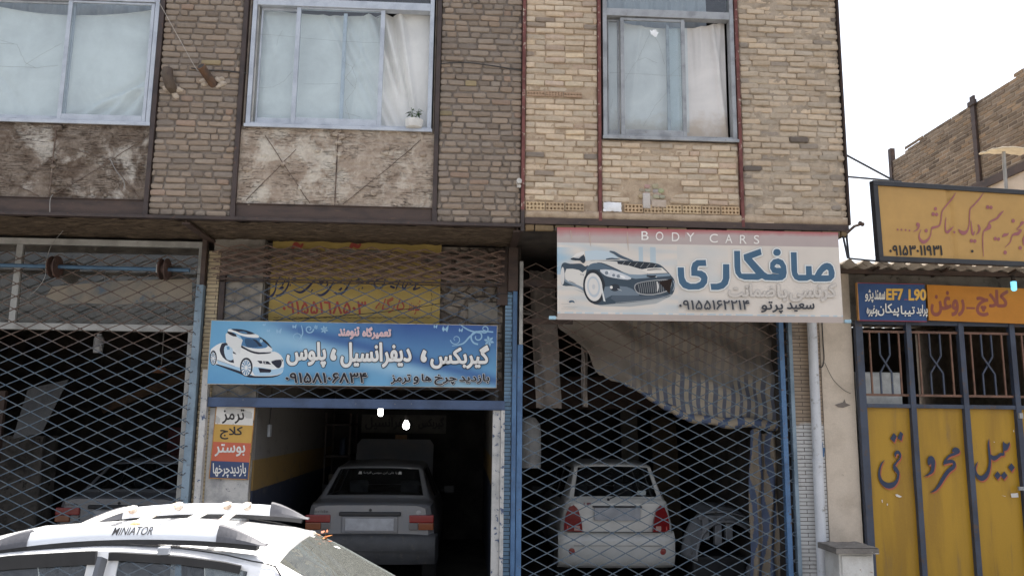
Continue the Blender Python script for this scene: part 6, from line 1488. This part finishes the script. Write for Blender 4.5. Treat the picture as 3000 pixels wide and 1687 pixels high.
A_, B_ = at(322, 1558, 4.12), at(440, 1556, 4.12)
for o, h in sh:
    al = [[((q[0]-min(xs_))/(max(xs_)-min(xs_)), (q[1]-min(ys_))/(max(ys_)-min(ys_))) for q in c] for c in [offset(o, .005)]+[offset(x, -.005) for x in h]]; fl = [q for c in al for q in c]
    tr = geometry.tessellate_polygon([[Vector((q[0], q[1], 0)) for q in c] for c in al]); vs = []
    for q in fl:
        X = A_.x+(B_.x-A_.x)*q[0]; z0 = zr_(X); f = .36+.60*q[1]
        
        wy = .0322-(f-.35)/.57*.021+.0012; vs.append((-.545-wy-.0018, RX-X-.006*q[1], z0+.060*f))
    m.add(vs, [tuple(x) for x in tr])
m.build('lettering', flat('rack_lettering', lin(44, 42, 44)), t, local=True)
# dry orange leaf tuft lying at the far corner of the rear window
c = at(945, 1562, 5.18); tt = thing('leaf_tuft', 'tuft of dry orange leaves on the rear window corner of the street car', 'leaves', tuple(c)); m = MB(); rr = random.Random(9)
for k in range(26):
    a = rr.uniform(0, 6.28); L = rr.uniform(.03, .065); p = Vector((c.x+rr.uniform(-.03, .03), 5.18+rr.uniform(-.03, .03), c.z-.02+rr.uniform(-.02, .03))); d = Vector((math.cos(a), math.sin(a), rr.uniform(-.2, .7))).normalized()*L; s_ = d.cross(Vector((.2, 0, 1))).normalized()*L*.2
    m.add([p, p+d*.5+s_, p+d, p+d*.5-s_], [(0, 1, 2, 3)], [v*rr.uniform(.6, 1.3) for v in lin(190, 124, 66)])
m.build('leaves', vcolmat('dry_leaf', .8, .2, 20), tt)
# ------------------------------------------------------------------ things inside the shops
def tarpcol(x, z, shade=1):
    st = (x-1.93)/.098; blue = (st % 1) < .48
    if x < 1.92: c = lab(140, 130, 118)
    else: c = lab(88, 98, 122) if blue else lab(172, 160, 140)
    dirty = max(0, min(1, (z-2.50+.16*noise.noise((x*5, z, 1))-.10*max(0, 1-abs(x-2.6)/.5))/.10))
    g_ = lab(128, 118, 107); k_ = .62+.20*dirty; return tuple((c[i]*(1-k_)+g_[i]*k_ if dirty > .5 else c[i]*(1-.25-.5*dirty)+g_[i]*(.25+.5*dirty))*shade*(1-.12*noise.noise((x*3, z*2, 9))) for i in range(3))
mTarp = vcolmat('dirty_striped_tarp', .95, .22, 7, .3, None, .05)
t = thing('striped_tarp', 'dirty blue and cream striped tarp slung across the body shop opening', 'tarp', (2.4, 9.6, 2.2))
YT = 9.62
low = [at(1530+a*.3451, 800+b*.3451, YT) for a, b in ((300, 470), (370, 520), (540, 660), (620, 840), (700, 885), (860, 940), (1000, 1010), (1200, 1145), (1400, 1230), (1700, 1275), (2000, 1290), (2170, 1290))]
def zl(x):
    if x <= low[0].x: return low[0].z
    for a, b in zip(low, low[1:]):
        if x <= b.x: return a.z+(b.z-a.z)*(x-a.x)/(b.x-a.x)
    return low[-1].z
xa, xb = low[0].x, at(2268, 1000, YT).x
m = MB()
def fn(u, v):
    x = xa+(xb-xa)*u; z0 = zl(x)+.02*noise.noise((x*22, 1, 1))+.03*noise.noise((x*6, 2, 1)); z = z0+(3.85-z0)*v
    return (x, YT+.03*math.sin(x*11+z*3.2+2*noise.noise((x*1.5, z, 2)))+.05*noise.noise((x*2.2, z*1.5, 3))+.035*math.sin((x*.8+z*1.5)*9+1.5*noise.noise((x, z, 5)))-.05*(1-v)**3, z)
m.grid(200, 60, fn, lambda u, v: tarpcol(xa+(xb-xa)*u, zl(xa+(xb-xa)*u)+(3.85-zl(xa+(xb-xa)*u))*v)); m.build('hanging_sheet', mTarp, t, True, ang=180)
m = MB(); rl = [p for p in low if p.x > at(1820, 1100, YT).x]
def fr_(u, v):
    k = u*(len(rl)-1); i = min(int(k), len(rl)-2); f = k-i; c = rl[i].lerp(rl[i+1], f); r = (.028+.045*min(1, u*1.6))*(1+.55*noise.noise((u*9, v*3, 1))); a = v*6.2832
    return (c.x, YT-.05+r*math.cos(a), c.z+.01+.035*noise.noise((u*7, 3, 4))+r*.85*math.sin(a)+.012*noise.noise((u*20, v*4, 2)))
m.grid(90, 14, fr_, lambda u, v: lab(84, 98, 130) if ((u*13+v*1.3+.3*noise.noise((u*8, v*4, 6))) % 1) < .45 else lab(160, 144, 122)); m.build('rolled_hem', mTarp, t, True, ang=180)
m = MB(); x0_, x1_ = at(2200, 1300, YT).x, at(2292, 1300, YT).x
def ft(u, v):
    z = 2.02-1.88*v; wd = .32+.14*v+.05*math.sin(v*7); cx = 3.50+.02*v-.10*max(0, v-.5)+.02*math.sin(v*9); return (cx+(u-.5)*wd, YT-.03+.035*math.sin(u*15+v*3)+.03*noise.noise((u*3, v*6, 9)), z+.03*math.sin(u*9))
m.grid(50, 70, ft, lambda u, v: lab(88, 100, 128) if ((u*3.2+.35*math.sin(v*9)+.3*noise.noise((u*3, v*5, 2))) % 1) < .45 else lab(144, 128, 108)); m.build('trailing_end', mTarp, t, True, ang=180)
t = thing('hanging_rag', 'long grey sacking strip hanging at the left of the body shop opening', 'rag', (1.0, 9.75, 2.3))
def rag(x0, x1, z0, z1, lean, y, seed):
    m = MB(); m.grid(24, 60, lambda u, v: (x0+(x1-x0)*u+lean*(1-v)+.025*noise.noise((v*3, seed, 1+u)), y+.02*math.sin(u*9+v*4)+.03*noise.noise((u*3, v*4, seed)), z0+(z1-z0)*v+.012*noise.noise((u*8, seed, 3)))); return m
mRag = worn('grey_sacking', lin(134, 122, 112), lin(112, 102, 94), lin(88, 78, 70), 3, 7, rough=.95, bump=.4)
rag(.73, 1.03, 2.26, 3.9, .10, 9.72, 2).build('cloth', mRag, t, True, ang=180)
t = thing('hanging_rag', 'narrow frayed sacking strip beside the striped tarp', 'rag', (1.36, 9.7, 2.3))
rag(1.34, 1.41, 2.28, 3.5, .03, 9.70, 5).build('cloth', mRag, t, True, ang=180)
# dismantled front end at the right of the body shop
t = thing('car_shell', 'dismantled pale car front with a bare wheel arch beside the white hatchback', 'car part', (3.4, 10.6, .1))
mShell = worn('primer_paint', lin(132, 134, 138), lin(110, 112, 118), lin(84, 78, 74), 4, 12, rough=.5)
m = MB(); cx_, cz_ = 3.30, .40
def arch(u, v): a = R(178-190*u); r = .44+.15*v; return (cx_+r*math.cos(a)*(.9 if u < .5 else 1), 10.45+.28*v+.03*math.sin(u*6), cz_+r*1.12*math.sin(a))
m.grid(34, 8, arch); m.build('wheel_arch', mShell, t, True, ang=60, solid=.02)
m = MB(); m.grid(16, 8, lambda u, v: (2.98+.62*u, 10.55+.5*v, .98+.05*math.sin(u*3)+.07*v-.05*u)); m.build('wing_panel', mShell, t, True, ang=60, solid=.02)
m = MB()
for xx, za, zb in ((3.00, .66, .95), (3.16, .60, .92), (3.30, .66, .9)): m.box(xx, xx+.09, 10.5, 10.6, za, zb)
m.box(2.96, 3.42, 10.52, 10.58, .90, .96); m.build('bracket', mShell, t, bevel=.012)
m = MB(); m.lathe([(.0, -.06), (.09, -.05), (.14, -.01), (.14, .05), (.05, .06)], (3.62, 10.3, .30), 20, 'y'); m.build('brake_drum', mShell, t, True)
m = MB(); m.box(2.9, 3.6, 10.62, 11.6, .10, .45); m.build('floor_pan', mTrim, t, bevel=.04)
for x, y, wd, z1, lbl, cc in ((2.75, 13.6, .28, 2.55, 'tall pale board leaning at the back of the body shop', lin(120, 112, 100)), (3.3, 13.4, .42, 2.2, 'brown plywood panel leaning at the back of the body shop', lin(104, 86, 62))):
    t = thing('leaning_panel', lbl, 'panel', (x, y, .1)); m = MB(); m.add([(x-wd/2, y, .1), (x+wd/2, y, .1), (x+wd/2, y+.3, z1), (x-wd/2, y+.3, z1)], [(0, 1, 2, 3)]); m.build('board', worn('board_'+str(int(wd*100)), cc), t, solid=.03)
t = thing('wall_heater', 'pale rounded metal hood on the left wall of the body shop', 'hood', (.72, 10.2, 1.6)); m = MB(); m.lathe([(0, .62), (.08, .60), (.14, .52), (.15, .40), (.15, 0), (.0, 0)], (.78, 10.2, 1.55), 20); m.build('hood', worn('pale_tin', lin(150, 148, 146)), t, True)
t = thing('wooden_beam', 'dark brown crossbeam spanning the body shop behind the tarp', 'beam', (2.2, 12.5, 2.7)); m = MB(); m.box(.62, 3.63, 12.4, 12.55, 2.30, 2.78); m.build('beam', worn('dark_wood', lin(74, 50, 40), lin(58, 40, 34)), t)
# middle shop
t = thing('shop_sign', 'unlit grey sign with dark lettering on the back wall of the middle shop', 'sign', (-1.8, 14.55, 1.87))
a, b = at(1060, 1213, 14.52), at(1306, 1270, 14.52); m = MB(); m.box(a.x, b.x, 14.53, 14.6, b.z, a.z); m.build('panel', worn('grey_sign_panel', lin(96, 92, 86)), t)
S = Sheet((-1.8, 14.55, 1.87), (1, 0, 0), (0, 0, 1), [600, 1150, 1500, 1687], 2428); S.k = 80
S.text('گیربکس', (1690, 195, 1890, 285), lab(50, 48, 50), .006); S.text('دیفرانسیل', (1270, 195, 1640, 290), lab(50, 48, 50), .006); S.mb.build('lettering', mPaintArt, t, local=True)
t = thing('picture_frame', 'small framed orange picture under the grey sign at the back', 'picture', (-.9, 14.57, 1.6)); c = at(1175, 1287, 14.55)
m = MB(); m.box(c.x-.12, c.x+.12, 14.55, 14.59, c.z-.1, c.z+.1); m.build('frame', mSteel, t); m = MB(); m.box(c.x-.10, c.x+.10, 14.54, 14.549, c.z-.08, c.z+.08); m.build('picture', flat('faded_orange', lin(196, 140, 84)), t)
t = thing('tool_shelf', 'dark steel shelf of tins and tools at the left back of the middle shop', 'shelf', (-2.0, 14.3, .1))
m = MB()
for z in (.5, 1.0, 1.5, 2.0): m.box(-2.27, -1.85, 13.6, 14.4, z, z+.03)
for x, y in ((-2.27, 13.6), (-1.88, 13.6), (-2.27, 14.37), (-1.88, 14.37)): m.box(x, x+.03, y, y+.03, .1, 2.2)
m.build('rack', mSteel, t)
rr = random.Random(2)
for k in range(9):
    x, y, z = rr.uniform(-2.18, -1.95), 13.7+.08*k, (.53, 1.03, 1.53)[k % 3]; h = rr.uniform(.12, .3); m = MB(); m.lathe([(.05, 0), (.05, h), (.03, h+.01)], (x, y, z), 12)
    o = m.build('tin', worn('tin_%d' % k, lin(*rr.choice(((120, 60, 46), (150, 140, 120), (60, 74, 100), (150, 110, 60))))), None, True); tag(o, 'old tin on the dark shelf at the back of the middle shop', 'tin', 'tins on the workshop shelf')
t = thing('wall_switch', 'small white switch box with a wire on the grey left wall of the middle shop', 'switch', (-2.27, 9.75, 2.0)); c = atX(786, 1261, -2.279); m = MB(); m.box(-2.2795, -2.25, c.y-.05, c.y+.05, c.z-.07, c.z+.07); m.build('box', mAlu, t, bevel=.006)
m = MB(); m.tube([(-2.27, c.y, c.z+.07), (-2.27, c.y+.05, c.z+.3), (-2.272, c.y+.02, c.z+.6)], .005, 5); m.build('wire', mWire, t)
# left shop
t = thing('plastic_sheet', 'translucent grey sheet leaning behind the left grille', 'sheet', (-5.4, 10.3, 1.3)); ps = [at(a, b, 10.2) for a, b in ((36, 1285), (120, 1268), (190, 1110), (72, 1138))]
m = MB(); m.add([(p.x, p.y+(p.z-1.8)*.12, p.z) for p in ps], [(0, 1, 2, 3)]); m.build('sheet', worn('grey_plastic', lin(76, 76, 76), lin(64, 64, 66)), t, solid=.012)
m = MB(); m.box(-5.72, -5.58, 10.34, 10.4, .1, 2.4); m.build('prop', mBeam, t)
t = thing('masonry_pier', 'rough grey masonry pier standing inside the left shop', 'pier', (-5.9, 11, .1)); m = MB(); m.grid(14, 40, lambda u, v: (-6.5+1.15*u, 10.9+.03*noise.noise((u*5, v*9, 1)), .1+1.75*v)); m.box(-6.5, -5.35, 10.94, 11.3, .1, 1.85); m.build('pier', worn('dark_plastered_pier', lin(92, 86, 80), lin(60, 56, 52), lin(44, 40, 38), 4, 9, rough=.95), t, True, ang=60)
t = thing('steel_cabinet', 'dark red cabinet at the right back of the left shop', 'cabinet', (-3.6, 13.8, .1)); m = MB(); m.box(-4.75, -2.95, 13.6, 14.2, .1, 1.95); m.build('body', worn('dark_red_enamel', lin(92, 34, 34), lin(74, 28, 28)), t, bevel=.01); m = MB(); m.box(-4.7, -3.87, 13.58, 13.5995, .2, 1.9); m.box(-3.83, -3.0, 13.58, 13.5995, .2, 1.9); m.build('doors', worn('dark_red_enamel_b', lin(96, 36, 36), lin(78, 30, 30)), t)
t = thing('wooden_beam', 'brown plank sloping up towards the right wall in the left shop', 'plank', (-4, 13, 2)); a, b = at(300, 1200, 13.2), at(560, 1095, 13.2); m = MB(); m.bar(a, b, .12, .06, (0, 1, 0)); m.build('plank', worn('plank_wood', lin(112, 80, 52), lin(84, 62, 44)), t)
t = thing('slat_screen', 'pale slatted screen high on the back of the left shop', 'screen', (-3.7, 14, 2.4)); m = MB()
for k in range(16): m.box(-5.1, -2.95, 14.1, 14.13, 2.0+k*.085, 2.06+k*.085)
m.build('slats', mRoom, t)
for px, py, lbl in ((289, 1006, 'white plastic jug hanging inside the left shop'),):
    c = at(px, py, 10.6); t = thing('plastic_jug', lbl, 'jug', tuple(c)); m = MB(); m.lathe([(0, -.12), (.055, -.115), (.06, -.03), (.06, .06), (.045, .09), (.03, .1), (.03, .12), (0, .125)], c, 18); m.build('jug', worn('white_jug', lin(206, 206, 210)), t, True)
    m = MB(); m.tube([(c.x, c.y, c.z+.12), (c.x, c.y, 4.05)], .004, 5); m.build('string', mWireW, t)
c = at(475, 1040, 10.9); t = thing('hanging_lamp', 'unlit lamp on a white rod near the right wall of the left shop', 'lamp', tuple(c)); m = MB(); m.tube([(c.x, c.y, c.z-.12), (c.x, c.y, 4.05)], .007, 6); m.build('rod', mWireW, t)
m = MB(); m.lathe([(.03, .02), (.12, -.06), (.125, -.07), (.02, -.01)], (c.x, c.y, c.z-.16), 20); m.build('lamp_shade', worn('copper_shade', lin(150, 96, 66)), t, True)
